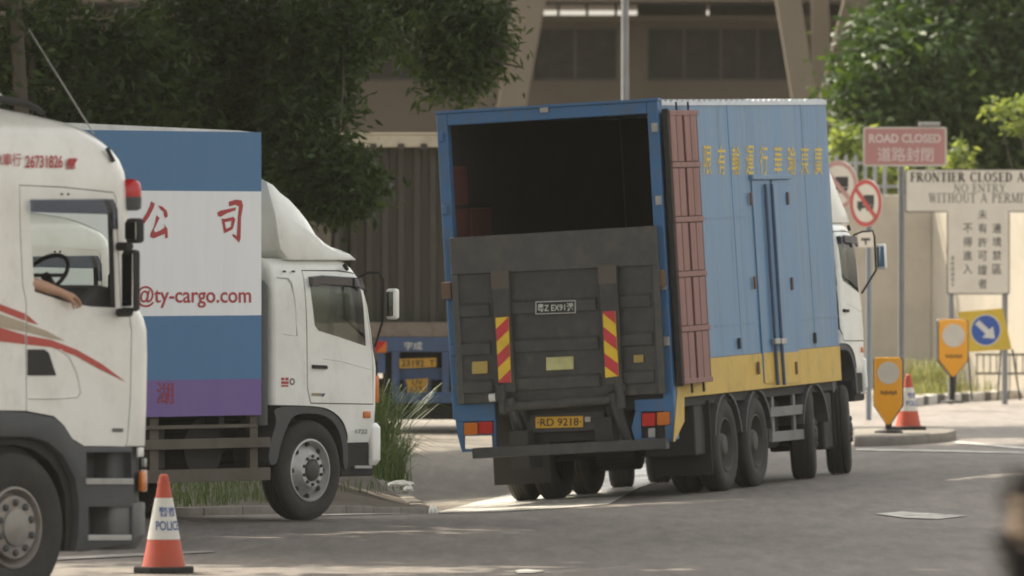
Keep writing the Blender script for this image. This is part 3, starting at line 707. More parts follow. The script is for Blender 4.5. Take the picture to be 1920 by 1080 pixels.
# ------------------------------------------------------------------ driver: forearm on the window sill
def driver():
    S = lambda px, py, y: Vector((SR.side(px, py, y)[0], y, SR.side(px, py, y)[1]))
    elb = S(60, 531, -1.215); wr = S(116, 549, -1.285); kn = S(136, 560, -1.30)
    V_ = {}; E_ = []; rad = {}
    def j(n, p, r): V_[n] = Vector(p); rad[n] = r
    sx = -0.42
    j('pel', (sx, -.62, 1.80), .17); j('bel', (sx - .05, -.62, 2.0), .16); j('che', (sx - .06, -.62, 2.22), .165); j('nek', (sx - .05, -.62, 2.46), .065); j('nk2', (sx - .03, -.62, 2.53), .06)
    j('hd1', (sx, -.62, 2.61), .088); j('hd2', (sx - .01, -.62, 2.70), .098); j('hd3', (sx - .02, -.62, 2.77), .075); j('nose', (sx + .115, -.62, 2.65), .016)
    j('rs', (sx - .04, -.84, 2.37), .075); j('re', elb, .052); j('rm', elb.lerp(wr, .45), .047); j('rw', wr, .031); j('rp', wr.lerp(kn, .7), .036)
    j('ls', (sx - .04, -.40, 2.37), .075); j('le', (sx + .10, -.36, 2.12), .055); j('lw', (sx + .36, -.44, 2.12), .035); j('lp', (sx + .44, -.47, 2.13), .038)
    for s, y in (('r', -.73), ('l', -.51)):
        j(s + 'h', (sx + .05, y, 1.78), .10); j(s + 'k', (sx + .48, y, 1.80), .075); j(s + 'a', (sx + .56, y, 1.42), .05); j(s + 't', (sx + .72, y, 1.38), .04)
    E_ = [('pel', 'bel'), ('bel', 'che'), ('che', 'nek'), ('nek', 'nk2'), ('nk2', 'hd1'), ('hd1', 'hd2'), ('hd2', 'hd3'), ('hd1', 'nose'), ('che', 'rs'), ('rs', 're'), ('re', 'rm'), ('rm', 'rw'), ('rw', 'rp'), ('che', 'ls'), ('ls', 'le'), ('le', 'lw'), ('lw', 'lp')]
    for s in 'rl': E_ += [('pel', s + 'h'), (s + 'h', s + 'k'), (s + 'k', s + 'a'), (s + 'a', s + 't')]
    d = (kn - wr).normalized()
    for i, (oy, L, dz) in enumerate(((-.032, .075, .012), (-.012, .085, .004), (.008, .08, -.004), (.026, .062, -.012))):
        b = V_['rp'] + Vector((0, oy, dz)) + d * .03; m = b + d * L * .5 + Vector((0, 0, -.012)); t = m + d * L * .3 + Vector((0, 0, -.034))
        j('f%da' % i, b, .0105); j('f%db' % i, m, .0095); j('f%dc' % i, t, .008); E_ += [('rp', 'f%da' % i), ('f%da' % i, 'f%db' % i), ('f%db' % i, 'f%dc' % i)]
    b = V_['rp'] - d * .02 + Vector((0, -.03, -.02)); t = b + d * .045 + Vector((0, -.012, -.03))
    j('th', b, .012); j('th2', t, .0095); E_ += [('rp', 'th'), ('th', 'th2')]
    for i, oy in enumerate((-.025, 0, .025)):
        b = V_['lp'] + Vector((.05, oy, -.01)); j('g%d' % i, b, .011); j('h%d' % i, b + Vector((.02, 0, -.04)), .009); E_ += [('lp', 'g%d' % i), ('g%d' % i, 'h%d' % i)]
    names = list(V_); idx = {n: i for i, n in enumerate(names)}
    me = bpy.data.meshes.new("person"); me.from_pydata([V_[n] for n in names], [(idx[a], idx[b]) for a, b in E_], [])
    o = bpy.data.objects.new("tmp", me); COL.objects.link(o)
    md = o.modifiers.new("s", 'SKIN'); md.use_smooth_shade = True
    for i, n in enumerate(names):
        me.skin_vertices[0].data[i].radius = (rad[n], rad[n]); me.skin_vertices[0].data[i].use_root = (n == 'pel')
    sb = o.modifiers.new("u", 'SUBSURF'); sb.levels = 2; sb.render_levels = 2
    dg = bpy.context.evaluated_depsgraph_get(); dg.update()
    mesh = bpy.data.meshes.new_from_object(o.evaluated_get(dg)); bpy.data.objects.remove(o)
    SK = paint("skin", (0.46, 0.27, 0.18), 0.55, dirt=0.15, dcol=(0.35, 0.17, 0.11), spec=0.4)
    SH = paint("dark_shirt", (0.05, 0.055, 0.075), 0.9); TR = paint("dark_trousers", (0.04, 0.04, 0.045), 0.9)
    mesh.materials.clear()
    for m in (SK, SH, TR): mesh.materials.append(m)
    for p in mesh.polygons:
        c = p.center
        if c.z > 2.49: k = 0
        elif c.y < -1.12 or c.x > 0.02 and c.z > 2.0: k = 0
        elif c.z < 1.93: k = 2
        else: k = 1
        p.material_index = k; p.use_smooth = True
    root = link("person", mesh); root.location = SR.T; root.rotation_euler = SR.rot
    tag(root, "driver in dark shirt resting a bare forearm on the open cab window", "person")
    hb = MB(); n = 14; rs = []
    for k in range(6):
        a = PI / 2 * k / 5; rs.append([(sx - .03 + (.115 * math.cos(2 * PI * i / n)) * math.cos(a) , -.62 + .108 * math.sin(2 * PI * i / n) * math.cos(a), 2.72 + .13 * math.sin(a)) for i in range(n)])
    hb.rings(rs).build("hair", paint("black_hair", (0.015, 0.013, 0.012), 0.7), root, smooth=60)
    for s in (-1, 1): MB().lathe_y([(0.03, -.62 + s * .098), (0.034, -.62 + s * .108), (0.0, -.62 + s * .112)], sx, 2.66, 10, cap=False).build("ear", SK, root, smooth=60)
    for s in (-1, 1): MB().box(sx + .085, sx + .098, -.62 + s * .035 - .014, -.62 + s * .035 + .014, 2.672, 2.684).build("eye", BLACK, root)
    MB().box(sx + .082, sx + .092, -.645, -.595, 2.592, 2.60).build("mouth", RED, root)
driver()

# ------------------------------------------------------------------ shared cab-over truck cab
YH_ = R(38); HW = 1.2
H0 = gp(586, 976)
HR = Rig(H0 + LFT(YH_) * HW, YH_)
def cabover(root, dz, dx, deflector=True, cut_back=0.0):
    "white cab-over cab traced on the box truck; dz, dx shift it for another truck"
    out = []
    def put(o): o.location = (dx, 0, dz); out.append(o); return o
    xs = lambda px, z, r: HR.side(px, HOR + (CAMH - z) * FPX / 100.6, -HW)[0] + 0.60 * r
    spec = [(0.72, 698, 1.17, .22), (0.80, 703.5, 1.19, .22), (1.05, 705, 1.2, .22), (1.42, 706, 1.2, .22), (1.5, 704, 1.2, .22), (1.6, 700, 1.2, .22), (1.75, 697, 1.2, .22), (2.0, 690, 1.2, .23), (2.15, 683, 1.195, .24),
            (2.27, 674, 1.185, .26), (2.36, 665, 1.16, .28), (2.42, 656, 1.12, .3), (2.455, 640, 1.05, .3)]
    rings = [(z, xs(p, z, r), wd, r) for z, p, wd, r in spec]
    xb = HR.side(512, 700, -HW)[0] + cut_back
    o, sh = shell(rings, xb, [WHITE2, INTER])
    arch = HR.sp([(480, 759), (511, 759), (598, 761), (624, 770), (644, 788), (653, 812), (657, 832), (657, 1000), (480, 1000)], -HW)
    sh = boolean(sh, MB().prism_y([arch[0]] + soft(arch, 2)[4:-8] + arch[-2:], -2, 2).mesh("c", [INTER]), 'DIFFERENCE')
    win = HR.sp([(580, 519), (600, 517), (671, 522), (680, 546), (686, 649), (635, 632), (597, 620), (590, 610)], -HW)
    wpm = MB().prism_y(win, -2, 2).mesh("c", [DGREY])
    pane = boolean(sh, wpm, 'INTERSECT'); sh = boolean(sh, wpm, 'DIFFERENCE')
    wsx = rings[7][1]
    ws = MB().box(wsx - 0.2, wsx + 0.7, -0.98, 0.98, 1.66, 2.26).mesh("c", [DGREY])
    wind = boolean(sh, ws, 'INTERSECT'); sh = boolean(sh, ws, 'DIFFERENCE')
    dp = HR.sp([(571.5, 508), (640, 509), (672, 514), (684, 545), (697, 640), (699, 660), (700, 757), (583, 755), (577, 727), (576, 615)], -HW)
    c = Vector((sum(p[0] for p in dp) / len(dp), sum(p[1] for p in dp) / len(dp)))
    big = [tuple(c + (Vector(p) - c) * (1 + 0.012 / max(0.3, (Vector(p) - c).length))) for p in dp]
    body = boolean(sh, MB().prism_y(big, -2, -0.95).mesh("c", [INTER]), 'DIFFERENCE')
    door = boolean(sh, MB().prism_y(dp, -2, -0.95).mesh("c", [INTER]), 'INTERSECT')
    put(link("cab_body", finish(body), root)); d = put(link("door", finish(door), root))
    half = MB().box(-5, 5, -3, 0, -1, 5).mesh("c", [DGREY])
    pane_l = boolean(pane, half, 'DIFFERENCE'); pane = boolean(pane, half, 'INTERSECT')
    for me, nm in ((wind, "windscreen"), (pane, "side_window"), (pane_l, "side_window")):
        me.materials.clear(); me.materials.append(GLASS if nm == "windscreen" else GLASSC); me.polygons.foreach_set("material_index", [0] * len(me.polygons))
        put(link(nm, finish(me), root))
    MB().prism_y(HR.sp([(579, 520), (600, 516), (672, 521), (679, 540), (678, 545), (668, 538), (600, 533), (590, 537), (581, 537)], -HW), -HW - 0.04, -HW - 0.01).build("window_visor", VISOR, d, bevel=0.006)
    MB().prism_y(HR.sp([(584, 684), (610, 685), (611, 692), (585, 691)], -HW), -HW - 0.03, -HW + 0.01).build("door_handle", BLACK, d, bevel=0.006)
    cr = HR.sp([(606, 672), (640, 677), (697, 693)], -HW); MB().tube([(a, -HW + 0.002, b) for a, b in cr], 0.006, 6).build("pressed_crease", WHITE2, d, smooth=60)
    cr = HR.sp([(521, 520), (540, 521), (547, 530), (553, 560), (557, 630), (532, 626)], -HW); put(MB().tube([(a, -HW + 0.002, b) for a, b in cr], 0.007, 6).build("pressed_panel_edge", WHITE2, root, smooth=60))
    for bx in (534, 551):
        a = HR.side(bx, 509, -HW); put(MB().lathe_y([(0.01, -HW - 0.01), (0.01, -HW + 0.02)], a[0], a[1], 8).build("rivet", DGREY, root))
    a, b = HR.side(642, 497, -HW + .02), HR.side(648, 505, -HW + .02)
    put(MB().tube([(a[0], -HW + .0, a[1]), (b[0], -HW, b[1])], 0.02, 8).build("roof_clip", BLACK, root))
    # corner lamps
    fx = rings[3][1]
    def clamp_(name, mat, px0, px1, py0, py1, yy, t=0.05):
        q = HR.sp([(px0, py0), (px1, py0), (px1, py1), (px0, py1)], yy)
        return put(MB().prism_y(q, yy - 0.012, yy + t).build(name, mat, root, bevel=0.008, smooth=40))
    clamp_("corner_lamp", LORG, 700.5, 709.5, 704, 755, -1.15, 0.1); clamp_("side_repeater", LORG, 681, 694, 771, 784, -HW)
    put(MB().rings([rrect(fx - 0.20, fx + 0.01, 1.17, .17, 0.03, 0.50), rrect(fx - 0.20, fx + 0.05, 1.2, .19, 0.03, 0.55), rrect(fx - 0.20, fx + 0.05, 1.2, .19, 0.03, 0.86), rrect(fx - 0.2, fx + 0.02, 1.17, .17, 0.03, 0.90)]).build("bumper", WHITE2, root, bevel=0.01, smooth=40))
    put(MB().box(fx - 0.62, fx - 0.12, -1.16, 1.16, 0.40, 0.72).build("step_box", BLACK, root, bevel=0.02))
    q = HR.sp([(661, 873), (693, 873), (693, 878), (661, 878)], -1.17); put(MB().prism_y(q, -1.2, -1.0).build("step", STEEL, root))
    # dark wheel arch and rear mudguard
    ar = HR.sp([(512, 761), (598, 762), (623, 771), (642, 789), (651, 813), (655, 836), (655, 880), (646, 880), (645, 836), (638, 808), (622, 785), (600, 776), (560, 776), (545, 788), (528, 835), (522, 872), (505, 872), (508, 830), (522, 790)], -HW)
    put(MB().prism_y(soft(ar), -HW + 0.012, -0.75).build("wheel_arch", DGREY, root, bevel=0.006))
    # mirror on its tubular arm
    ym = -1.42
    pm = [HR.side(*p, yy) for p, yy in (((677, 518), -1.2), ((690, 511), -1.3), ((711, 511), ym), ((719, 524), ym), ((718, 600), ym), ((703, 650), -1.2))]
    put(MB().tube([(p[0], y_, p[1]) for p, y_ in zip(pm, (-1.19, -1.3, ym, ym, ym, -1.2))], 0.012, 6).build("mirror_arm", BLACK, root, smooth=50))
    q = HR.sp([(724, 541), (746, 541), (746, 599), (724, 599)], -1.47)
    x0, x1, z1, z0 = q[0][0], q[1][0], q[0][1], q[2][1]; xm = (x0 + x1) / 2
    mh = put(MB().box(xm - 0.03, xm + 0.05, -1.53, -1.41, z0, z1).build("mirror", WHITE2, root, bevel=0.028, smooth=40, seg=3))
    MB().box(xm - 0.036, xm - 0.028, -1.515, -1.43, z0 + 0.03, z1 - 0.03).build("mirror_glass", MIRR, mh)
    if deflector:
        prof = [(491, 329), (505, 337), (518, 352), (535, 366), (553, 387), (569, 409), (582, 434), (598, 451), (612, 461), (632, 468), (645, 488), (519, 488), (502, 453), (497, 409), (492, 346)]
        full = HR.sp(prof, -1.0); zc = full[11][1]
        sc_ = lambda k, y_, px=0.0: [(x * 1.0 + px, y_, zc + (z - zc) * k) for x, z in full]
        dmb = MB().rings([sc_(.55, -1.16), sc_(.93, -1.05), sc_(1.0, -0.92), sc_(1.0, 0.92), sc_(.93, 1.05), sc_(.55, 1.16)])
        do = put(dmb.build("roof_deflector", WHITE2, root, bevel=0.012, smooth=50)); do.scale = (1, 1, 1)
    # interior
    put(MB().box(xb + 0.08, fx - 0.15, -1.1, 1.1, 1.0, 1.12).build("cab_floor", INTER, root))
    put(MB().box(fx - 0.55, fx - 0.3, -1.1, 1.1, 1.12, 1.62).build("dashboard", INTER, root, bevel=0.04))
    for yy in (-0.6, 0.6):
        mb = MB(); mb.box(xb + 0.5, xb + 0.95, yy - 0.23, yy + 0.23, 1.15, 1.4); mb.box(xb + 0.42, xb + 0.56, yy - 0.22, yy + 0.22, 1.4, 2.0)
        put(mb.build("seat", DGREY, root, bevel=0.04))
    return d, out, rings, xb

# ------------------------------------------------------------------ white and blue box truck
def hino():
    root = thing("box_truck", "white cab box truck with blue, white and purple striped cargo box", "truck", HR.T, HR.rot)
    d, parts, rings, xb = cabover(root, 0, 0)
    y = -HW - 0.02
    xe = HR.side(490, 500, y)[0]; zt, zb = HR.side(490, 248, y)[1], HR.side(490, 778, y)[1]
    L = 8.0
    BXW = paint("box_white", (0.84, 0.85, 0.86), 0.45, dirt=0.2, dcol=(0.6, 0.6, 0.58), streak=True, scale=2)
    BXB = paint("box_blue", (0.05, 0.165, 0.335), 0.45, dirt=0.3, dcol=(0.09, 0.20, 0.33), streak=True, scale=2)
    BXP = paint("box_purple", (0.15, 0.085, 0.29), 0.45, dirt=0.2, dcol=(0.2, 0.14, 0.3), streak=True, scale=2)
    zs = [zt] + [HR.side(490, p, y)[1] for p in (359, 591, 710)] + [zb]
    for (a, b), mt, nm in zip(zip(zs[:-1], zs[1:]), (BXB, BXW, BXB, BXP), ("box_band", "box_band", "box_band", "box_band")):
        MB().box(xe - L, xe, y, -y, b, a).build(nm, mt, root)
    # pale roof edge, rising slightly towards the tail
    MB().prism_y([(xe - L, zt), (xe - 0.12, zt), (xe - 0.3, zt + 0.012), (xe - 2.7, zt + 0.062), (xe - L, zt + 0.1)], y + 0.004, -y - 0.004).build("box_roof", paint("pale_roof_sheet", (0.72, 0.74, 0.74), 0.4, dirt=0.4), root)
    ty = y - 0.004
    def strokes(name, box, polys):
        mb = MB(); q = side_quad(HR, ty, box)
        for p in polys: lay(mb, (p, [tuple(range(len(p)))]), *q)
        return mb.build(name, RED, root, recalc=False)
    strokes("box_lettering", (266, 377, 315, 447), [
        [(.36, 1), (.50, .93), (.44, .80), (.28, .58), (.10, .40), (0, .42), (.03, .52), (.18, .68), (.30, .86)],
        [(.62, .88), (.78, .86), (.96, .74), (1.0, .60), (.92, .54), (.86, .60), (.84, .72), (.72, .78)],
        [(.56, .62), (.68, .55), (.58, .40), (.46, .22), (.52, .16), (.72, .22), (.88, .30), (.84, .40), (.98, .26), (1.0, .02), (.90, 0), (.88, .12), (.66, .06), (.46, 0), (.32, .04), (.34, .14), (.46, .30), (.52, .46)]])
    strokes("box_lettering", (408, 374, 456, 455), [
        [(.44, .95), (.72, 1.0), (.94, .98), (1.0, .86), (.92, .60), (.90, .10), (.84, 0), (.76, .06), (.58, .16), (.60, .21), (.76, .15), (.80, .60), (.84, .84), (.70, .88), (.46, .84)],
        [(.0, .70), (.10, .74), (.40, .78), (.72, .82), (.70, .75), (.40, .69), (.12, .60), (.02, .62)],
        [(.16, .56), (.26, .55), (.36, .24), (.26, .22)],
        [(.26, .55), (.62, .60), (.70, .54), (.60, .32), (.52, .30), (.55, .51), (.28, .47)],
        [(.33, .32), (.55, .38), (.56, .30), (.35, .24)]])
    text_side(root, "box_lettering", HR, ty, "@ty-cargo.com", (256, 536, 471, 577), RED, 0.012)
    text_side(root, "box_lettering", HR, ty, "湖", (294, 717, 326, 758), paint("faded_red", (0.28, 0.04, 0.08), 0.6), 0.012)
    # marks on the cab
    mb = MB(); yy = -HW - 0.005
    for bx in ((527.5, 708, 533, 713), (535, 708, 541, 713), (527.5, 715, 541, 720), (527.5, 722, 541, 725)): lay(mb, SQ, *side_quad(HR, yy, bx))
    mb.build("red_sticker", RED, root, recalc=False)
    n = 16; mb = MB(); q = side_quad(HR, yy, (543, 709, 553, 722))
    ringv = [(.5 + .5 * math.cos(2 * PI * k / n), .5 + .5 * math.sin(2 * PI * k / n)) for k in range(n)] + [(.5 + .3 * math.cos(2 * PI * k / n), .5 + .3 * math.sin(2 * PI * k / n)) for k in range(n)]
    lay(mb, (ringv, [(k, (k + 1) % n, n + (k + 1) % n, n + k) for k in range(n)]), *q); mb.build("grey_sticker", PGREY, root, recalc=False)
    decal_side(d, "door_badge", HR, yy, [([(585, 737), (603, 737), (602, 743), (584, 742)], 0), ([(603, 738), (610, 737), (607, 744), (602, 743)], 1)], [paint("badge_gold", (0.3, 0.25, 0.15), 0.5), paint("badge_blue", (0.06, 0.09, 0.2), 0.5)])
    text_side(root, "model_number", HR, yy, "1722", (667, 805, 689, 813), PGREY, 0.01)
    # chassis, guards, exhaust stack behind the cab
    MB().box(xe - L, rings[3][1] - 0.3, -0.43, 0.43, 0.62, 0.92).build("chassis", CHASSIS, root)
    for k in range(7): MB().box(xe - 0.5 - k * 1.05, xe - 0.42 - k * 1.05, -1.12, 1.12, zb - 0.1, zb - 0.003).build("cross_bearer", CHASSIS, root)
    MB().box(xb - 0.16, xb - 0.04, -1.05, 1.05, 0.95, 2.35).build("cab_back_frame", CHASSIS, root)
    MB().lathe_z([(0.09, 0.9), (0.09, 2.2), (0.05, 2.25)], xb - 0.1, -1.1, 14).build("intake_stack", DGREY, root, smooth=50)
    gx0, gx1 = HR.side(60, 850, -1.18)[0], HR.side(506, 850, -1.18)[0]
    for p0, p1, x1 in ((796, 803, 480), (822, 841, 506), (879, 903, 506)):
        za, zc = HR.side(400, p1, -1.18)[1], HR.side(400, p0, -1.18)[1]
        MB().box(gx0, HR.side(x1, 850, -1.18)[0], -1.19, -1.15, za, zc).build("guard_rail", GUARD, root, bevel=0.004)
    for p0, p1 in ((110, 127), (281, 298), (469, 484)):
        a, b = HR.side(p0, 850, -1.15)[0], HR.side(p1, 850, -1.15)[0]
        MB().box(a, b, -1.148, -1.10, HR.side(300, 902, -1.15)[1], zb - 0.002).build("guard_post", GUARD, root, bevel=0.004)
    MB().lathe_y([(0.0, -0.95), (0.28, -0.95), (0.28, -0.5), (0, -0.5)], -1.3, 0.7, 20).build("air_tank", CHASSIS, root, smooth=40)
    MB().box(-3.3, -2.2, 0.5, 1.1, 0.42, 0.92).build("fuel_tank", CHASSIS, root, bevel=0.06)
    MB().box(-3.0, -1.9, -1.0, -0.5, 0.50, 0.9).build("battery_box", CHASSIS, root, bevel=0.03)
    MB().lathe_y([(0.05, -1.0), (0.05, 1.0)], 0, 0.5, 12).build("front_axle", CHASSIS, root)
    for l in (False, True): wheel(root, 0, 1.19, 0.47, 0.47, 0.27, None, RIMW, True, 0.0, left=l)
    for l in (False, True): wheel(root, -4.9, 1.19, 0.47, 0.47, 0.25, None, RIMD, False, 0.0, left=l, dual=True)
    return root
boxtruck = hino()

# ------------------------------------------------------------------ blue lorry with tail lift
BW, BL = 1.225, 7.3
def blue():
    root = thing("box_lorry", "weathered blue and yellow box lorry with open tail, dark tail lift and folded brown door", "truck", BR.T, BR.rot)
    BLU = paint("weathered_blue", (0.066, 0.19, 0.36), 0.42, dirt=0.75, dcol=(0.25, 0.32, 0.37), streak=True, scale=1.1, dlo=0.38, dhi=0.72, grime=0.8, gcol=(0.045, 0.085, 0.13))
    BLF = paint("blue_frame", (0.042, 0.14, 0.31), 0.5, dirt=0.6, dcol=(0.11, 0.12, 0.13), scale=6)
    YEL = paint("weathered_yellow", (0.60, 0.39, 0.06), 0.55, dirt=0.4, dcol=(0.36, 0.25, 0.09), scale=3, grime=0.55, gcol=(0.14, 0.09, 0.05))
    BRN = paint("red_brown_door", (0.25, 0.125, 0.105), 0.65, dirt=0.5, dcol=(0.17, 0.09, 0.075), streak=True, scale=2)
    BRD = paint("red_brown_groove", (0.09, 0.035, 0.03), 0.7, dirt=0.3)
    LIFT = paint("tail_lift_steel", (0.040, 0.041, 0.042), 0.5, dirt=0.6, dcol=(0.10, 0.092, 0.08), scale=5, grime=0.35, gcol=(0.15, 0.12, 0.09))
    LIFT2 = paint("tail_lift_plate", (0.056, 0.057, 0.057), 0.5, dirt=0.7, dcol=(0.13, 0.115, 0.10), scale=4, grime=0.35, gcol=(0.17, 0.14, 0.11))
    RUST = paint("rusty_steel", (0.14, 0.085, 0.055), 0.8, dirt=0.5)
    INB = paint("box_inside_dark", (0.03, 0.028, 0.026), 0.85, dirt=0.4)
    ZT, ZB = 4.22, 1.06
    zy = BR.side(1400, 665, -BW)[1]
    # yellow lower boards with fine horizontal ribs
    N = YEL.node_tree.nodes; Lk = YEL.node_tree.links
    tcn = N.new("ShaderNodeTexCoord"); wv = N.new("ShaderNodeTexWave"); wv.bands_direction = 'Z'; wv.inputs["Scale"].default_value = 22.0
    Lk.new(tcn.outputs["Object"], wv.inputs[0]); bp = N.new("ShaderNodeBump"); bp.inputs["Strength"].default_value = 0.15; bp.inputs["Distance"].default_value = 0.01
    Lk.new(wv.outputs["Fac"], bp.inputs["Height"]); Lk.new(bp.outputs[0], N["Principled BSDF"].inputs["Normal"])
    MB().box(0.10, BL, -BW, -BW + 0.04, zy + 0.004, ZT - 0.03).build("side_wall", BLU, root)
    MB().box(0.10, BL, -BW - 0.006, -BW + 0.04, ZB, zy).build("yellow_skirt", YEL, root)
    MB().box(0.10, BL, BW - 0.04, BW, ZB, ZT - 0.03).build("side_wall", BLU, root)
    MB().box(BL - 0.04, BL, -BW + 0.041, BW - 0.041, ZB, ZT - 0.03).build("front_wall", BLU, root)
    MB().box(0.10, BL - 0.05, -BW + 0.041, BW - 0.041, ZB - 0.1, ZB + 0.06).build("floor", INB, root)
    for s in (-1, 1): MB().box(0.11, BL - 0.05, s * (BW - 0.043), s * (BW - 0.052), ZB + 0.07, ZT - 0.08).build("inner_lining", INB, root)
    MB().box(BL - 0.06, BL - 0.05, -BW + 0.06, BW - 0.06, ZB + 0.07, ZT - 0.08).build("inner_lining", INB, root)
    # corrugated roof
    up = []; n = 31
    for k in range(n * 4 + 1):
        x = 0.1 + (BL - 0.1) * k / (n * 4); up.append((x, ZT - 0.012 + 0.03 * (0.5 + 0.5 * math.sin(2 * PI * k / 4 + 0.4))))
    MB().prism_y(up + [(BL, ZT - 0.05), (0.1, ZT - 0.05)], -BW - 0.012, BW + 0.012).build("corrugated_roof", paint("roof_sheet", (0.52, 0.58, 0.64), 0.35, 0.3, dirt=0.3), root, smooth=50)
    # rear frame
    for s in (-1, 1):
        MB().box(-0.04, 0.099, min(s * BW, s * 1.105), max(s * BW, s * 1.105), 0.62 if s < 0 else 0.95, ZT - 0.0).build("rear_post", BLF, root, bevel=0.012)
    MB().box(-0.04, 0.099, -1.104, 1.104, ZT - 0.13, ZT).build("rear_header", BLF, root, bevel=0.012)
    MB().box(-0.055, 0.10, -BW - 0.01, BW + 0.01, ZT + 0.002, ZT + 0.03).build("rain_strip", BLF, root)
    MB().box(-0.02, 0.099, -1.104, 1.104, ZB - 0.1, ZB + 0.07).build("rear_sill", CHASSIS, root)
    yy, zz = BR.rear(1021, 207, -0.05); MB().box(-0.075, -0.041, yy - 0.045, yy + 0.045, zz - 0.02, zz + 0.03).build("header_lamp", STEEL, root)
    for py in (238, 375, 535, 640): 
        z = BR.rear(1245, py, -0.05)[1]; MB().box(-0.065, -0.041, -1.215, -1.15, z - 0.05, z + 0.05).build("hinge", STEEL, root, bevel=0.006)
        z = BR.rear(820, py + 20, -0.05)[1]; MB().box(-0.065, -0.041, 1.15, 1.215, z - 0.05, z + 0.05).build("hinge", BLF, root, bevel=0.006)
    # yellow corner strip running down the rear right corner
    q = BR.sp([(1269, 735), (1282, 733), (1282, 790), (1264, 828), (1262, 828)], -BW); MB().prism_y(q, -BW - 0.008, -BW - 0.001).build("corner_strip", YEL, root)
    # cargo door seen on the inside left: red boards
    CRED = paint("dark_red_boards", (0.12, 0.03, 0.025), 0.7, dirt=0.4)
    for a, b, z0, z1 in ((0.14, 0.75, 2.62, 3.2), (0.14, 0.72, 3.24, 3.66), (0.8, 1.6, 2.3, 3.2)):
        MB().box(a, b, BW - 0.09, BW - 0.055, z0, z1).build("inner_board", CRED, root, bevel=0.006)
    # tail lift platform, folded up against the tail
    def rpoly(pts, x0, x1, name, mat, bevel=0.0, parent=root):
        q = BR.rp(pts, x0); return MB().prism_x(q, x0, x1).build(name, mat, parent, bevel=bevel)
    pl = rpoly([(842, 446), (1230, 423), (1247, 738), (858, 759)], -0.12, -0.06, "tail_lift_platform", LIFT, 0.01)
    rpoly([(842, 446), (1230, 423), (1234, 497), (846, 516)], -0.15, -0.121, "platform_lip", LIFT2, 0.01, pl)
    def row(xa, xb_, ya, yb, h, ex=0.028):
        sh = 0.055
        q = BR.rp([(xa, ya), (xb_, yb), (xb_ + h * sh, yb + h), (xa + h * sh, ya + h)], -0.12)
        q2 = BR.rp([(xa, ya + 6), (xb_, yb + 6), (xb_ + h * sh, yb + h), (xa + h * sh, ya + h)], -0.12)
        MB().loop2([(-0.119, a_, b_) for a_, b_ in q], [(-0.12 - ex, a_, b_) for a_, b_ in q2]).build("platform_rib", LIFT, pl, bevel=0.004)
    for xa, xb_, ya, yb in ((862, 918, 569, 566), (865, 920, 641, 638), (868, 924, 712, 709), (958, 1118, 563, 555), (961, 1122, 635, 628), (964, 1125, 706, 698), (1162, 1219, 551, 548), (1165, 1223, 623, 620), (1167, 1227, 694, 691)):
        row(xa, xb_, ya, yb, 26)
    rpoly([(846, 516), (858, 515), (871, 757), (858, 759)], -0.14, -0.121, "platform_edge", LIFT2, 0.006, pl)
    rpoly([(1222, 497), (1234, 497), (1247, 738), (1235, 739)], -0.14, -0.121, "platform_edge", LIFT2, 0.006, pl)
    rpoly([(920, 508), (953, 506), (957, 600), (966, 735), (936, 737)], -0.20, -0.152, "lift_arm", LIFT, 0.01, pl)
    rpoly([(1121, 498), (1155, 496), (1160, 585), (1166, 722), (1136, 724)], -0.20, -0.152, "lift_arm", LIFT, 0.01, pl)
    rpoly([(920, 508), (953, 506), (954, 541), (921, 543)], -0.212, -0.201, "hinge_plate", paint("brown_grey_steel", (0.10, 0.085, 0.07), 0.7, dirt=0.4), 0, pl)
    rpoly([(1121, 498), (1155, 496), (1156, 531), (1122, 533)], -0.212, -0.201, "hinge_plate", paint("brown_grey_steel", (0.10, 0.085, 0.07), 0.7, dirt=0.4), 0, pl)
    for px, py in ((838, 545), (1238, 522)):
        yy, zz = BR.rear(px, py, -0.1); MB().box(-0.13, -0.03, yy - 0.05, yy + 0.05, zz - 0.09, zz + 0.09).build("latch", RUST, root, bevel=0.01)
    CR = paint("chevron_red", (0.55, 0.035, 0.05), 0.5, dirt=0.25); CY = paint("chevron_yellow", (0.75, 0.50, 0.03), 0.5, dirt=0.25)
    def chevron(q4, lean):
        "hazard board with slanted stripes; q4 = pixel corners tl, tr, br, bl"
        tl, tr, br, bl_ = [Vector(p) for p in q4]
        mb = MB(); x = -0.222
        def P(u, v): p = (tl * (1 - u) + tr * u) * (1 - v) + (bl_ * (1 - u) + br * u) * v; c = BR.rear(p.x, p.y, x); return (x, c[0], c[1])
        q = [P(0, 0), P(1, 0), P(1, 1), P(0, 1)]
        mb.loop2([(x + 0.018, b, c) for a, b, c in q], [(x + 0.002, b, c) for a, b, c in q], 1)
        n = 5; st = 1.0 / 2.5 * 0.5; sl = 0.17 * lean
        v = -0.4
        k = 0
        while v < 1.4:
            pts = []
            a, b = v, v + st
            poly = [(0, a + sl), (1, a), (1, b), (0, b + sl)]
            # clip in v to 0..1
            def clip(poly, lim, up):
                out = []
                for i in range(len(poly)):
                    p, q_ = poly[i - 1], poly[i]
                    ip, iq = ((p[1] <= lim) == up or p[1] == lim), ((q_[1] <= lim) == up or q_[1] == lim)
                    if ip != iq:
                        t = (lim - p[1]) / (q_[1] - p[1]); out.append((p[0] + (q_[0] - p[0]) * t, lim))
                    if iq: out.append(q_)
                return out
            poly = clip(poly, 1.0, True)
            if len(poly) > 2: poly = clip(poly, 0.0, False)
            if len(poly) > 2: mb.add([P(*p) for p in poly], [tuple(range(len(poly)))], 0 if k % 2 == 0 else 1)
            v += st; k += 1
        mb.build("chevron_board", [CR, CY], root, recalc=False)
    chevron([(929, 596), (953, 594), (958, 717), (935, 718)], 1.0)
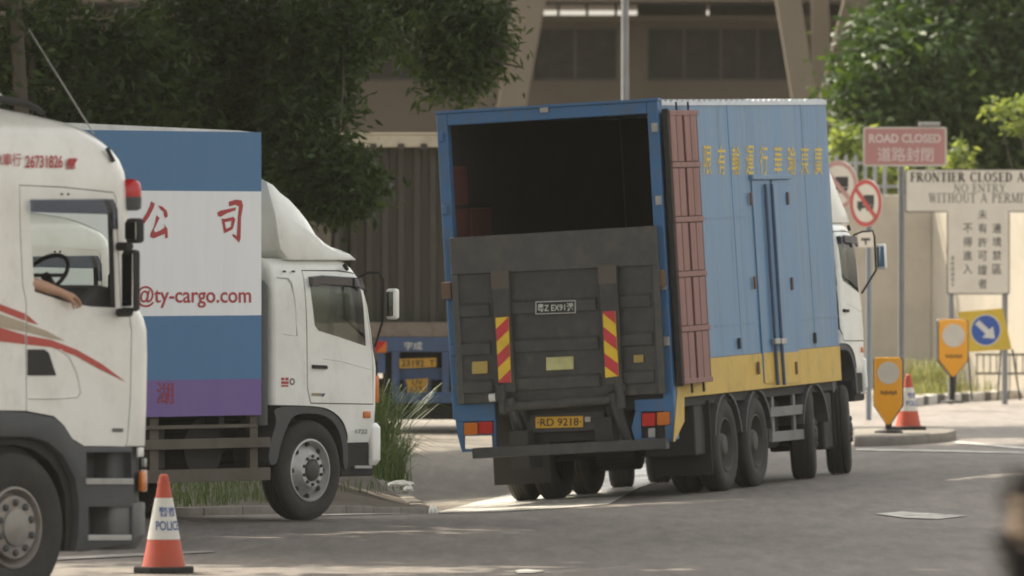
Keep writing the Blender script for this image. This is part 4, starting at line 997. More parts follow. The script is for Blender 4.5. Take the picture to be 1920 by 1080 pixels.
    chevron([(1130, 584), (1153, 583), (1160, 706), (1135, 708)], -1.0)
    # plates and stickers
    def plate(box, skew, x, mat, txt, tmat, name, inset=(0.08, 0.16), bold=0.01):
        x0, y0, x1, y1 = box
        rpoly([(x0, y0 + skew), (x1, y0), (x1, y1), (x0, y1 + skew)], x, x + 0.012, name, mat, 0.002)
        if txt:
            mb = MB(); wd, h = x1 - x0, y1 - y0
            def at_(u, v): px = x0 + wd * u; py = y0 + h * v + skew * (1 - u); c = BR.rear(px, py, x - 0.003); return Vector((x - 0.003, c[0], c[1]))
            O = at_(inset[0], 1 - inset[1]); U = at_(1 - inset[0], 1 - inset[1]) - O; V2 = at_(inset[0], inset[1]) - O
            lay(mb, text_shape(txt, bold), O, U, V2); mb.build("plate_lettering", tmat, root, recalc=False)
    plate((1004, 563, 1079, 587), 2.5, -0.158, PWHITE, None, None, "plate_border")
    plate((1005.5, 564.5, 1077.5, 585.5), 2.5, -0.162, PBLACK, "粵Z EX91港", PWHITE, "black_number_plate", (0.03, 0.14), 0.012)
    plate((1024, 668, 1075, 692), 2.5, -0.150, paint("pale_yellow_sticker", (0.50, 0.48, 0.22), 0.6, dirt=0.5), None, None, "yellow_sticker")
    plate((885, 677, 914, 700), 1.5, -0.150, paint("ochre_sticker", (0.42, 0.30, 0.08), 0.6, dirt=0.5), None, None, "yellow_sticker")
    plate((1188, 665, 1206, 679), 1, -0.150, paint("ochre_sticker", (0.42, 0.30, 0.08), 0.6, dirt=0.5), None, None, "yellow_sticker")
    # lift mechanism under the platform
    def rtube(a, b, x0, x1, r, name, mat=LIFT, n=10):
        p, q = BR.rear(*a, x0), BR.rear(*b, x1); MB().tube([(x0, *p), (x1, *q)], r, n).build(name, mat, root, smooth=50)
    rtube((950, 763), (1146, 749), -0.16, -0.16, 0.055, "lift_cross_tube")
    rtube((955, 745), (985, 848), -0.18, 0.05, 0.06, "lift_link"); rtube((1148, 735), (1178, 838), -0.18, 0.05, 0.06, "lift_link")
    rtube((975, 765), (1010, 840), -0.1, 0.25, 0.05, "lift_ram"); rtube((1140, 755), (1160, 832), -0.1, 0.25, 0.05, "lift_ram")
    rtube((938, 720), (945, 775), -0.2, -0.15, 0.05, "lift_pivot"); rtube((1158, 705), (1166, 765), -0.2, -0.15, 0.05, "lift_pivot")
    rtube((918, 746), (930, 745), -0.16, -0.16, 0.045, "pivot_pin", PWHITE); rtube((1160, 727), (1172, 726), -0.16, -0.16, 0.045, "pivot_pin", GUARD)
    rpoly([(985, 770), (1132, 762), (1134, 806), (987, 813)], 0.0, 0.05, "plate_carrier", LIFT, 0.008)
    plate((1004, 780, 1093, 801), 2.0, -0.02, YPLATE, "·RD 9218·", PBLACK, "yellow_number_plate", (0.04, 0.16), 0.012)
    yy, zz = BR.rear(1102, 786, -0.02); MB().box(-0.03, 0.0, yy - 0.035, yy + 0.035, zz - 0.03, zz + 0.03).build("plate_lamp", STEEL, root, bevel=0.012)
    ya, za = BR.rear(889, 869, -0.2); yb, zb2 = BR.rear(1255, 839, -0.2)
    MB().box(-0.26, -0.12, -1.17, ya, 0.53, 0.645).build("underrun_bar", LIFT, root, bevel=0.01)
    MB().box(-0.24, 0.3, 0.35, 0.55, 0.4, 0.8).build("bar_bracket", CHASSIS, root); MB().box(-0.11, 0.3, -0.55, -0.35, 0.65, 0.9).build("bar_bracket", CHASSIS, root)
    # lamp boxes
    def lampbox(poly_outer, lamps, hole):
        x0, y0, x1, y1 = hole; o = poly_outer
        rpoly([o[0], o[1], (o[1][0] + 1, y0), (o[0][0] + 2, y0 + 2)], -0.05, 0.02, "lamp_box", BLF, 0.004)
        rpoly([(o[0][0] + 2, y0 + 2), (x0, y0 + 2), (x0, y1), (o[3][0], o[3][1]), (o[3][0] - 8, o[3][1] - 30)], -0.05, 0.02, "lamp_box_side", BLF, 0.004)
        rpoly([(x1, y0), (o[1][0] + 1, y0), o[2], (x1, y1)], -0.05, 0.02, "lamp_box_side", BLF, 0.004)
        rpoly([(x0, y1), (x1, y1), o[2], o[3]], -0.05, 0.02, "lamp_box_rail", BLF, 0.004)
        for bx, mt, nm in lamps:
            rpoly([(bx[0], bx[1] + 1), (bx[2], bx[1]), (bx[2], bx[3]), (bx[0], bx[3] + 1)], -0.065, -0.01, nm, mt, 0.012)
    lampbox([(852, 757), (928, 754), (931, 845), (866, 848)], [((869, 792, 895, 815), LORG, "turn_lamp"), ((897, 790, 923, 813), LRED, "tail_lamp")], (869, 789, 925, 842))
    rpoly([(868, 789), (925, 787), (925, 816), (868, 818)], -0.008, 0.015, "lamp_backing", BLF)
    lampbox([(1189, 750), (1262, 746), (1264, 828), (1192, 832)], [((1203, 774, 1228, 799), LRED, "tail_lamp"), ((1231, 772, 1255, 797), LORG, "turn_lamp")], (1202, 770, 1256, 822))
    rpoly([(1202, 770), (1256, 768), (1256, 822), (1202, 824)], -0.008, 0.015, "lamp_backing", CHASSIS)
    rpoly([(1215, 803), (1228, 802), (1228, 821), (1215, 821)], -0.04, -0.009, "fog_lamp", STEEL, 0.008)
    # folded-back brown rear door lying along the right side
    y1 = -BW - 0.07
    dq = BR.sp([(1249, 207), (1304, 205), (1337, 714), (1274, 722)], y1)
    x0 = dq[0][0]; x1 = dq[1][0]; z0 = (dq[2][1] + dq[3][1]) / 2; z1 = dq[0][1]
    x0 = max(x0, -0.03)
    dr_ = MB().box(x0, x1, y1 - 0.012, y1 + 0.03, z0, z1).build("rear_door", BRD, root)
    MB().box(x0 - 0.05, x0 - 0.003, y1 - 0.025, y1 + 0.035, z0 - 0.02, z1 + 0.02).build("door_seal", BLACK, dr_)
    wd = x1 - x0; nrow = 5
    zs = [z0 + (z1 - z0) * k / nrow for k in range(nrow + 1)]
    for c0, c1 in ((0.02, 0.20), (0.225, 0.42), (0.50, 0.68), (0.705, 0.90)):
        for k in range(nrow):
            MB().box(x0 + wd * c0, x0 + wd * c1, y1 - 0.034, y1 - 0.0125, zs[k] + 0.035, zs[k + 1] - 0.035).build("door_panel", BRN, dr_, bevel=0.008)
    for k in range(nrow + 1):
        MB().box(x0, x0 + wd * .97, y1 - 0.04, y1 - 0.0125, zs[k] - 0.028 + (0.028 if k == 0 else 0) - (0.028 if k == nrow else 0), zs[k] + 0.028 + (0.028 if k == 0 else 0) - (0.028 if k == nrow else 0)).build("door_bar", BRN, dr_, bevel=0.006)
    for xx in (x0 + wd * 0.35, x0 + wd * 0.75):
        MB().tube([(xx, y1, z1), (xx, y1, z1 + 0.09)], 0.012, 6).build("locking_bar_end", BLACK, dr_)
        MB().tube([(xx, y1, z0 - 0.1), (xx, y1, z0)], 0.015, 6).build("locking_bar_end", BLACK, dr_)
    # side lettering
    ty = -BW - 0.004
    YL = paint("yellow_lettering", (0.66, 0.46, 0.04), 0.6, dirt=0.35, dcol=(0.2, 0.25, 0.3), scale=20)
    for ch, cx in zip("限有輸運行華瑜東廣", (1326.7, 1353, 1380, 1406, 1432, 1459, 1484, 1509, 1534)):
        text_side(root, "side_lettering", BR, ty, ch, (cx - 7.5, 273, cx + 7.5, 328), YL, 0.006)
    for px in (1362, 1500):
        sbox0 = BR.sp([(px, 196), (px + 1.6, 196), (px + 31, 660), (px + 29.4, 660)], -BW); MB().prism_y(sbox0, -BW - 0.004, -BW + 0.001).build("panel_seam", BLU, root)
    for pts in ([(1495, 300), (1550, 301), (1550, 302.5), (1495, 301.5)], [(1322, 408), (1400, 404), (1400, 406), (1322, 410)], [(1340, 610), (1572, 592), (1572, 594), (1340, 612)]):
        MB().prism_y(BR.sp(pts, -BW), -BW - 0.0055, -BW - 0.001).build("panel_seam", BLU, root)
    # double side door with rods, hinges and header
    def sbox(box, ya, yb_, name, mat, bevel=0.0, skew=0.0, lean=0.0, parent=root):
        a, b, c, d = box
        q = BR.sp([(a, b + skew), (c, b), (c + lean, d), (a + lean, d + skew)], -BW); return MB().prism_y(q, ya, yb_).build(name, mat, parent, bevel=bevel)
    yq = -BW
    dl = sbox((1407, 338, 1439, 716), yq - 0.018, yq - 0.0005, "side_door", BLU, 0.004, 1, 24); drr = sbox((1444, 337, 1474, 712), yq - 0.018, yq - 0.0005, "side_door", BLU, 0.004, 1, 24)
    sbox((1404, 327, 1477, 336), yq - 0.05, yq - 0.0005, "door_header", BLU, 0.006, 1, 0)
    for o, a in ((dl, 1407.5), (drr, 1444)):
        sbox((a + 21.2, 659, a + 21.2 + 31, 716), yq - 0.021, yq - 0.0185, "yellow_foot", YEL, 0, 3, 2.6, o)
    for a in (1434, 1446):
        p, q = BR.side(a, 345, yq - 0.04), BR.side(a + 24, 722, yq - 0.04)
        MB().tube([(p[0], yq - 0.045, p[1]), (q[0], yq - 0.045, q[1])], 0.02, 8).build("lock_rod", paint("dark_blue_rod", (0.05, 0.09, 0.17), 0.5, dirt=0.3), root, smooth=50)
        q = BR.side(a + 19, 640, yq - 0.04); MB().box(q[0] - 0.1, q[0] + 0.12, yq - 0.075, yq - 0.02, q[1] - 0.03, q[1] + 0.03).build("lock_handle", STEEL, root, bevel=0.006)
    for a, b in ((1407, 373), (1414, 530), (1421, 690), (1476, 372), (1484, 532), (1492, 690)):
        q = BR.side(a, b, yq - 0.02); MB().box(q[0] - 0.03, q[0] + 0.03, yq - 0.04, yq - 0.019, q[1] - 0.07, q[1] + 0.07).build("hinge", RUST, root, bevel=0.006)
    for a, b in ((1387, 642), (1529, 632)):
        q = BR.side(a, b, yq - 0.02); MB().box(q[0] - 0.03, q[0] + 0.03, yq - 0.03, yq - 0.0065, q[1] - 0.07, q[1] + 0.05).build("side_bracket", CHASSIS, root, bevel=0.006)
    # chassis, tanks, guards, mud flaps, wheels
    MB().box(0.05, 8.5, -0.45, 0.45, 0.66, 0.96).build("chassis", CHASSIS, root)
    for k in range(8): MB().box(0.5 + k * 0.9, 0.6 + k * 0.9, -1.15, 1.15, 0.962, 1.055).build("cross_bearer", CHASSIS, root)
    XR = (2.17, 3.49); XF = (6.05, 7.68)
    for x in XR:
        for l in (False, True): wheel(root, x, 1.21, 0.5, 0.5, 0.26, None, RIMD, False, left=l, dual=True)
        MB().lathe_y([(0.09, -1.0), (0.09, 1.0)], x, 0.5, 12).build("axle", CHASSIS, root)
    MB().lathe_y([(0.0, -0.25), (0.22, -0.22), (0.22, 0.22), (0.0, 0.25)], 2.17, 0.5, 16, cap=False).build("differential", CHASSIS, root)
    for x in XF:
        for l in (False, True): wheel(root, x, 1.2, 0.5, 0.5, 0.28, None, RIMD, True, R(13), left=l)
        MB().lathe_y([(0.07, -0.9), (0.07, 0.9)], x, 0.45, 12).build("axle", CHASSIS, root)
    for x in XR + XF[:1]:
        for s in (-1, 1):
            pts = [(x + 0.6 * math.cos(a), 0.5 + 0.58 * math.sin(a)) for a in np.linspace(R(12), R(168), 14)] + [(x + 0.565 * math.cos(a), 0.5 + 0.545 * math.sin(a)) for a in np.linspace(R(168), R(12), 14)]
            pts = [(a, min(b, 1.04)) for a, b in pts]
            MB().prism_y(pts, *sorted((s * 1.23, s * 0.65))).build("mudguard", DGREY, root)
    for s in (-1, 1):
        MB().box(1.42, 1.445, *sorted((s * 1.22, s * 0.58)), 0.2, 1.0).build("mud_flap", BLACK, root)
    MB().box(1.0, 1.42, -1.16, -0.6, 0.42, 1.0).build("tool_box", CHASSIS, root, bevel=0.02)
    MB().box(4.3, 5.3, -1.0, -0.5, 0.38, 0.92).build("fuel_tank", CHASSIS, root, bevel=0.06)
    MB().box(4.3, 5.3, 0.5, 1.1, 0.38, 0.92).build("fuel_tank", CHASSIS, root, bevel=0.06)
    MB().box(6.7, 7.1, -1.15, -0.5, 0.3, 0.95).build("step_box", CHASSIS, root, bevel=0.03)
    GR = paint("grey_guard_rail", (0.17, 0.165, 0.155), 0.6, dirt=0.4)
    for b in ((1448, 757, 1520, 775), (1451, 803, 1524, 822)): sbox(b, -1.21, -1.17, "guard_rail", GR, 0.004, 7, 0)
    for a in (1455, 1495, 1512): sbox((a, 725, a + 4, 815), -1.168, -1.14, "guard_post", GR, 0, 0, 4)
    # cab
    d, parts, rings, xb = cabover(root, 0.40, 7.66, deflector=False, cut_back=0.50)
    rz = 2.455 + 0.40
    fin = [(7.44, rz - 0.02), (8.45, rz - 0.04), (8.30, rz + 0.15), (8.0, rz + 0.42), (7.75, rz + 0.72), (7.60, rz + 0.84), (7.44, rz + 0.86)]
    f2 = lambda k, yv: [(x, yv, rz + (z - rz) * k) for x, z in fin]
    MB().rings([f2(.7, -1.14), f2(1, -1.02), f2(1, 1.02), f2(.7, 1.14)]).build("roof_deflector", WHITE2, root, bevel=0.012, smooth=50)
    MB().box(7.34, 7.42, -1.1, 1.1, 0.95, 3.3).build("cab_back_frame", CHASSIS, root)
    return root
lorry = blue()

# ------------------------------------------------------------------ container trailer parked behind
TR = Rig(((785 - 960) / FPX * 147, 147.0, 0), R(0.6))
def trailer():
    root = thing("container_trailer", "blue container trailer with corrugated grey container and cream roof rail", "trailer", TR.T, TR.rot)
    TB = paint("trailer_blue", (0.055, 0.10, 0.21), 0.6, dirt=0.5, dcol=(0.08, 0.075, 0.07), scale=5)
    CO = paint("container_olive", (0.070, 0.066, 0.056), 0.7, dirt=0.5, dcol=(0.05, 0.046, 0.038), streak=True, scale=2)
    CC = paint("container_cream", (0.62, 0.57, 0.45), 0.6, dirt=0.4, dcol=(0.3, 0.24, 0.15))
    CRU = paint("container_sill", (0.21, 0.175, 0.145), 0.8, dirt=0.6, dcol=(0.10, 0.06, 0.04), scale=7)
    z = lambda py: TR.rear(785, py, 0)[1]
    yv = lambda px: TR.rear(px, 500, 0)[0]
    hw = 1.22; zt, zh, zs, zc = z(248), z(276), z(604), z(632)
    MB().box(-0.02, 6.0, -hw, hw, zt - 0.03, zt).build("container_roof", CC, root)
    MB().box(0.0, 0.12, -hw, hw, zh, zt - 0.031).build("top_rail", CC, root, bevel=0.015)
    for py in (660, 700, 752, 795, 860): MB().box(-0.05, 0.0, yv(py) - 0.045, yv(py) + 0.045, zh - 0.04, zh + 0.05).build("lashing_ring", RIMD, root, bevel=0.012)
    for s in (-1, 1):
        MB().box(0.0, 0.16, *sorted((s * hw, s * (hw - 0.12))), zs, zh - 0.001).build("corner_post", CO, root, bevel=0.01)
        MB().box(0.17, 6.0, *sorted((s * hw, s * (hw - 0.04))), zs, zt - 0.031).build("container_side", CO, root)
    # recessed corrugated end wall
    pts = []; per = 0.206; y0 = -hw + 0.121; n = int((2 * hw - 0.242) / per)
    per = (2 * hw - 0.242) / n
    for k in range(n):
        for fr, dx in ((0, .0), (.30, .0), (.45, .055), (.80, .055), (.95, 0)): pts.append((0.25 + dx, y0 + per * (k + fr)))
    pts.append((0.25, -y0)); back = [(0.36, -y0), (0.36, y0)]
    MB().prism_z([(a, b) for a, b in pts + back], zs, zh - 0.002).build("corrugated_end", CO, root)
    MB().box(0.0, 0.249, -hw + 0.121, hw - 0.121, zs - 0.01, zs + 0.001).build("deck", CRU, root)
    MB().box(-0.03, 6.0, -hw, hw, zc, zs - 0.011).build("bottom_sill", CRU, root, bevel=0.01)
    # blue trailer tail
    zb = z(756)
    MB().box(-0.05, 0.25, yv(706), yv(960), z(660), zc - 0.002).build("tail_beam", TB, root, bevel=0.01)
    MB().box(-0.04, 0.2, yv(735), yv(960), zb, z(735)).build("tail_bumper", TB, root, bevel=0.01)
    for a, b in ((735, 749), (829, 842), (900, 914)): MB().box(-0.04, 0.2, yv(b), yv(a), z(735) + 0.001, z(660) - 0.001).build("tail_upright", TB, root)
    MB().box(0.05, 0.18, yv(829), yv(749), z(712), z(690)).build("tail_crossbar", TB, root); MB().box(0.05, 0.18, yv(808), yv(756), z(735), z(712) - 0.001).build("tail_web", TB, root)
    MB().box(-0.02, 0.1, yv(722), yv(708), z(700), z(662)).build("lamp_cluster", TB, root)
    MB().box(0.2, 6.0, -0.5, 0.5, z(720), zc - 0.003).build("chassis", CHASSIS, root)
    mb = MB(); x = -0.056
    P = lambda px, py: (x, *TR.rear(px, py, x))
    mb.add([P(704, 640), P(725, 640), P(706, 661), P(704, 661)], [(0, 1, 2, 3)], 0); mb.add([P(725, 640), P(725, 661), P(706, 661)], [(0, 1, 2)], 1)
    mb.build("chevron_board", [LRED, LORG], root, recalc=False)
    def pl(name, poly, mat, xx): q = TR.rp(poly, xx); return MB().prism_x(q, xx, xx + 0.01).build(name, mat, root)
    YP = paint("dull_yellow_plate", (0.50, 0.28, 0.03), 0.6, dirt=0.5)
    pl("number_plate", [(749, 673), (818, 671), (818, 688), (749, 691)], YP, -0.07); text_rear(root, "plate_lettering", TR, -0.074, "23192  T", (753, 675, 815, 687), PBLACK, 0.01)
    pl("permit_plate", [(760, 712), (803, 709), (800, 735), (764, 736), (764, 722)], YP, -0.07); text_rear(root, "plate_lettering", TR, -0.074, "UV", (773, 712, 792, 722), PBLACK, 0.01); text_rear(root, "plate_lettering", TR, -0.074, "6251", (768, 724, 798, 734), PBLACK, 0.01)
    text_rear(root, "tail_lettering", TR, -0.054, "宇成", (758, 641, 792, 656), PWHITE, 0.02)
    for s in (-1, 1):
        for x in (0.9, 2.2): wheel(root, x, 1.2, 0.5, 0.5, 0.26, None, RIMD, False, left=(s > 0), dual=True)
    MB().box(0.35, 0.37, -1.15, 1.15, 0.18, 0.75).build("mud_flap", BLACK, root)
    MB().lathe_y([(0.08, -1.1), (0.08, 1.1)], 0.9, 0.5, 10).build("axle", CHASSIS, root)
    return root
trl = trailer()

# ================================================================== STREET FURNITURE
CONEO = paint("cone_orange", (0.50, 0.075, 0.035), 0.6, dirt=0.35, dcol=(0.3, 0.12, 0.08))
CONEW = paint("cone_sleeve", (0.66, 0.64, 0.58), 0.55, dirt=0.3, dcol=(0.4, 0.36, 0.3))
CBLUE = paint("cone_blue_print", (0.05, 0.10, 0.30), 0.6)
def wrap_text(parent, body, cz, h, r_at, width, rot, name="cone_lettering"):
    v, f = text_shape(body, 0.015); mb = MB(); pts = []
    for x, y in v:
        z = cz + (y - .5) * h; r = r_at(z) + 0.0065; a = rot + (x - .5) * width / r
        pts.append((r * math.sin(a), -r * math.cos(a), z))
    mb.add(pts, f); return mb.build(name, CBLUE, parent, recalc=False)
def cone(base, h, label, rot=0.0):
    root = thing("traffic_cone", label, "traffic cone", base, (0, 0, 0), "police traffic cones")
    r0, r1 = 0.165, 0.032
    r_at = lambda z: r0 + (r1 - r0) * (z - 0.05) / (h - 0.05)
    MB().lathe_z([(r_at(0.05) + 0.012, 0.045), (r_at(0.05), 0.07), (r_at(.72 * h), .72 * h), (r_at(.985 * h), .985 * h), (r_at(h) * .6, h), (0.012, h)], 0, 0, 28).build("cone_body", CONEO, root, smooth=40)
    z0, z1 = .34 * h, .76 * h
    MB().lathe_z([(r_at(z0) + .004, z0), (r_at(z1) + .004, z1)], 0, 0, 28, cap=False).build("reflective_sleeve", CONEW, root, smooth=40)
    MB().lathe_z([(r_at(.90 * h) + .006, .90 * h), (r_at(.92 * h) + .006, .92 * h)], 0, 0, 24).build("collar", CONEO, root, smooth=40)
    pts = [(0.235 * math.cos(a + PI / 8) * 1.08, 0.235 * math.sin(a + PI / 8) * 1.08) for a in np.arange(0, 2 * PI, PI / 4)]
    MB().prism_z(pts, 0.0, 0.05).build("base", BLACK, root, bevel=0.012)
    wrap_text(root, "警察", .62 * h, .10 * h, r_at, 0.15, rot); wrap_text(root, "POLICE", .48 * h, .095 * h, lambda z: r_at(z) + .001, 0.22, rot)
    return root
p = gp(307, 1074); cone((p.x, p.y, 0.0), 0.775, "orange and white police cone standing beside the white tractor cab", R(24))
p = gp(1703, 806, 0.13); cone((p.x, p.y, 0.13), 0.74, "orange and white police cone beside the yellow bollard on the island", R(40))

BYEL = paint("bollard_yellow", (0.80, 0.36, 0.02), 0.35, dirt=0.15, dcol=(0.5, 0.25, 0.04))
BLENS = paint("bollard_white_disc", (0.60, 0.56, 0.50), 0.4, dirt=0.2)
def bollard(base, wd, h, foot, label, rz, bands=("KEEP",)):
    root = thing("bollard", label, "bollard", base, (0, 0, rz), "yellow shield-shaped bollards")
    z0, z1 = foot, foot + h; k = h * 0.29
    poly = [(-wd / 2, z0 + k), (-0.02, z0), (0.02, z0), (wd / 2, z0 + k), (wd / 2, z1 - .03), (wd / 2 - .03, z1), (-wd / 2 + .03, z1), (-wd / 2, z1 - .03)]
    gl = [(x * 1.08, (z - z0) * 1.025 + z0 - .012) for x, z in poly]
    MB().prism_y(gl, -0.075, 0.16).build("shell", PBLACK, root, bevel=0.012)
    MB().prism_y(poly, -0.10, -0.076).build("face", BYEL, root, bevel=0.012, smooth=40)
    n = 28; cz = z1 - wd * 0.56
    c = [(wd * .40 * math.cos(2 * PI * i / n), cz + wd * .40 * math.sin(2 * PI * i / n)) for i in range(n)]
    MB().prism_y(c, -0.112, -0.101).build("white_disc", BLENS, root, bevel=0.004)
    mb = MB()
    for i in range(7):
        x = -wd * .27 + i * wd * .085; zz = cz - wd * .72
        mb.box(x, x + wd * .055, -0.104, -0.1005, zz - 0.018 * (1 + (i % 3) * .3), zz + 0.02 * (1 + ((i + 1) % 2) * .5))
    mb.build("worn_lettering", paint("faded_print", (0.16, 0.08, 0.02), 0.7), root)
    MB().tube([(0, 0.03, 0), (0, 0.03, z0 + 0.04)], 0.045, 10).build("stem", BLACK, root)
    MB().lathe_z([(0.19, 0), (0.18, 0.03), (0.06, 0.05)], 0, 0.03, 16).build("foot", CHASSIS, root)
    return root
p = gp(1667, 812, 0.13); D1 = p.y
bollard((W(1666, 0, D1).x, D1, 0.13), 52 * D1 / FPX, 126 * D1 / FPX, (812 - 796) * D1 / FPX, "yellow shield-shaped bollard with white disc on the traffic island", R(-4))
D2 = 167.0
bb = bollard((W(1786, 0, D2).x, D2, 0.12), 54 * D2 / FPX, 107 * D2 / FPX, W(0, 706, D2).z - 0.12, "yellow shield-shaped bollard with white disc in the grass under the frontier sign", R(6))

def flat_text(parent, body, O, U, V, mat, bold=0.0, name="lettering"):
    mb = MB(); lay(mb, text_shape(body, bold), O, U, V); return mb.build(name, mat, parent, recalc=False)
def rounded(x0, z0, x1, z1, r, n=5):
    P = []
    for cx, cz, a0 in ((x1 - r, z0 + r, -PI / 2), (x1 - r, z1 - r, 0), (x0 + r, z1 - r, PI / 2), (x0 + r, z0 + r, PI)):
        P += [(cx + r * math.cos(a0 + PI / 2 * k / n), cz + r * math.sin(a0 + PI / 2 * k / n)) for k in range(n + 1)]
    return P
GALV = paint("galvanised_post", (0.23, 0.235, 0.24), 0.5, 0.3, dirt=0.3)
SWH = paint("sign_white", (0.66, 0.62, 0.54), 0.5, dirt=0.3, dcol=(0.42, 0.36, 0.28), scale=2)
# ---- pink ROAD CLOSED sign
D = 156.0
rc = thing("road_sign", "faded pink road closed sign on a grey post", "sign", (W(1690, 0, D).x, D, 0))
def lc(px, py, D=D, x0=1690): return ((px - x0) / FPX * D, W(0, py, D).z)
a, b = lc(1618, 312), lc(1775, 238)
MB().prism_y(rounded(a[0], a[1], b[0], b[1], .04), -0.055, -0.035).build("sign_border", SWH, rc)
MB().prism_y(rounded(a[0] + .028, a[1] + .028, b[0] - .028, b[1] - .028, .025), -0.0575, -0.0552).build("sign_face", paint("faded_pink", (0.56, 0.27, 0.255), 0.5, dirt=0.25, dcol=(0.5, 0.3, 0.28), scale=2), rc)
PINKW = paint("pale_pink_print", (0.80, 0.66, 0.62), 0.6, dirt=0.2)
def wl(parent, body, box, mat, y, bold, D=D, x0=1690):
    p, q, r = lc(box[0], box[3], D, x0), lc(box[2], box[3], D, x0), lc(box[0], box[1], D, x0)
    O = Vector((p[0], y, p[1])); return flat_text(parent, body, O, Vector((q[0], y, q[1])) - O, Vector((r[0], y, r[1])) - O, mat, bold)
wl(rc, "ROAD CLOSED", (1629, 251, 1764, 268), PINKW, -0.0605, 0.04); wl(rc, "道路封閉", (1645, 276, 1750, 303), PINKW, -0.0605, 0.011)
MB().tube([(0, 0, -0.1), (0, 0, a[1] + .5)], 0.048, 12).build("post", GALV, rc, smooth=50)
c0, c1 = lc(1722, 237), lc(1762, 229); MB().box(c0[0], c1[0], -0.09, 0.03, c0[1], c1[1]).build("sign_lamp", STEEL, rc, bevel=0.01)

# ---- frontier closed area sign with hand-cut serif capitals
def serif(ch, T=.17, t=.055):
    "a roman capital in a unit-height cell: (polygons, advance width)"
    P = []
    def bar(x0, y0, x1, y1, wd):
        d = Vector((x1 - x0, y1 - y0)); n = Vector((-d.y, d.x)).normalized() * wd / 2
        P.append([(x0 + n.x, y0 + n.y), (x1 + n.x, y1 + n.y), (x1 - n.x, y1 - n.y), (x0 - n.x, y0 - n.y)])
    def rect(x0, x1, y0, y1): P.append([(x0, y0), (x1, y0), (x1, y1), (x0, y1)])
    def stem(x, wd=T, y0=0, y1=1, s0=True, s1=True):
        rect(x - wd / 2, x + wd / 2, y0, y1)
        if s0: rect(x - wd / 2 - .08, x + wd / 2 + .08, y0, y0 + t)
        if s1: rect(x - wd / 2 - .08, x + wd / 2 + .08, y1 - t, y1)
    def arc(cx, cy, rx, ry, a0, a1, T_=T, t_=t, n=18):
        o, i = [], []
        for k in range(n + 1):
            a = R(a0 + (a1 - a0) * k / n); c, s = math.cos(a), math.sin(a)
            o.append((cx + rx * c, cy + ry * s)); i.append((cx + (rx - T_) * c, cy + (ry - t_) * s))
        for k in range(n): P.append([o[k], o[k + 1], i[k + 1], i[k]])
    w_ = .75
    if ch == 'I': stem(.18); w_ = .36
    elif ch == 'L': stem(.2); rect(.2, .66, 0, t); rect(.62, .66, 0, .26); w_ = .68
    elif ch == 'E': stem(.2); rect(.2, .66, 0, t); rect(.2, .64, 1 - t, 1); rect(.2, .5, .5, .5 + t); rect(.62, .66, 0, .25); rect(.60, .64, .76, 1); rect(.47, .5, .4, .64); w_ = .70
    elif ch == 'F': stem(.2, s1=False); rect(.06, .2, 1 - t, 1); rect(.2, .64, 1 - t * 1.5, 1); rect(.2, .52, .46, .46 + t * 1.8); rect(.59, .64, .72, 1); rect(.47, .52, .36, .66); w_ = .66
    elif ch == 'H': stem(.2); stem(.66); rect(.2, .66, .49, .49 + t); w_ = .86
    elif ch == 'T': stem(.38, s1=False); rect(.04, .72, 1 - t, 1); rect(.04, .08, .76, 1); rect(.68, .72, .76, 1); w_ = .76
    elif ch == 'N': stem(.14, t, s1=False); stem(.70, t, s0=False); bar(.12, .97, .68, .03, T); rect(.0, .16, 1 - t, 1); w_ = .86
    elif ch == 'O': arc(.43, .5, .42, .52, 0, 360, n=32); w_ = .86
    elif ch == 'C': arc(.43, .5, .42, .52, 40, 320, n=26); rect(.70, .74, .66, .98); rect(.70, .74, .1, .28); w_ = .80
    elif ch == 'D': stem(.2); arc(.28, .5, .52, .5, -90, 90); rect(.2, .3, 0, t); rect(.2, .3, 1 - t, 1); w_ = .84
    elif ch in 'RP':
        stem(.2); arc(.34, .745, .32, .255, -90, 90); rect(.2, .36, 1 - t, 1); rect(.2, .36, .49, .49 + t)
        if ch == 'R': bar(.38, .5, .72, .02, T * .95); rect(.62, .84, 0, t)
        w_ = .84 if ch == 'R' else .70
    elif ch == 'S':
        arc(.32, .745, .29, .27, 30, 270, T * .85, t * 1.6); arc(.32, .26, .30, .275, -150, 90, T * .85, t * 1.6); rect(.55, .59, .72, 1); rect(.04, .08, 0, .28); w_ = .66
    elif ch == 'A': bar(.10, .02, .40, .98, t); bar(.40, .98, .70, .02, T); rect(.2, .6, .32, .32 + t); rect(.0, .2, 0, t); rect(.58, .82, 0, t); w_ = .82
    elif ch == 'U': stem(.2, s0=False, y0=.3); stem(.66, t, s0=False, y0=.3); arc(.42, .33, .30, .35, 180, 360, T * .7, t); w_ = .82
    elif ch == 'W': bar(.12, .98, .32, .02, T * .9); bar(.32, .02, .50, .98, t); bar(.46, .98, .68, .02, T * .9); bar(.68, .02, .90, .98, t); rect(.0, .24, 1 - t, 1); rect(.36, .6, 1 - t, 1); rect(.80, 1.0, 1 - t, 1); w_ = 1.02
    elif ch == 'M': stem(.14, t); stem(.82, T); bar(.12, .98, .48, .05, T * .9); bar(.48, .05, .80, .98, t); w_ = .98
    elif ch == 'Y': bar(.12, .98, .38, .48, T * .9); bar(.66, .98, .40, .48, t); stem(.39, T, 0, .5, True, False); rect(.0, .24, 1 - t, 1); rect(.56, .78, 1 - t, 1); w_ = .78
    elif ch == ' ': w_ = .42
    return P, w_
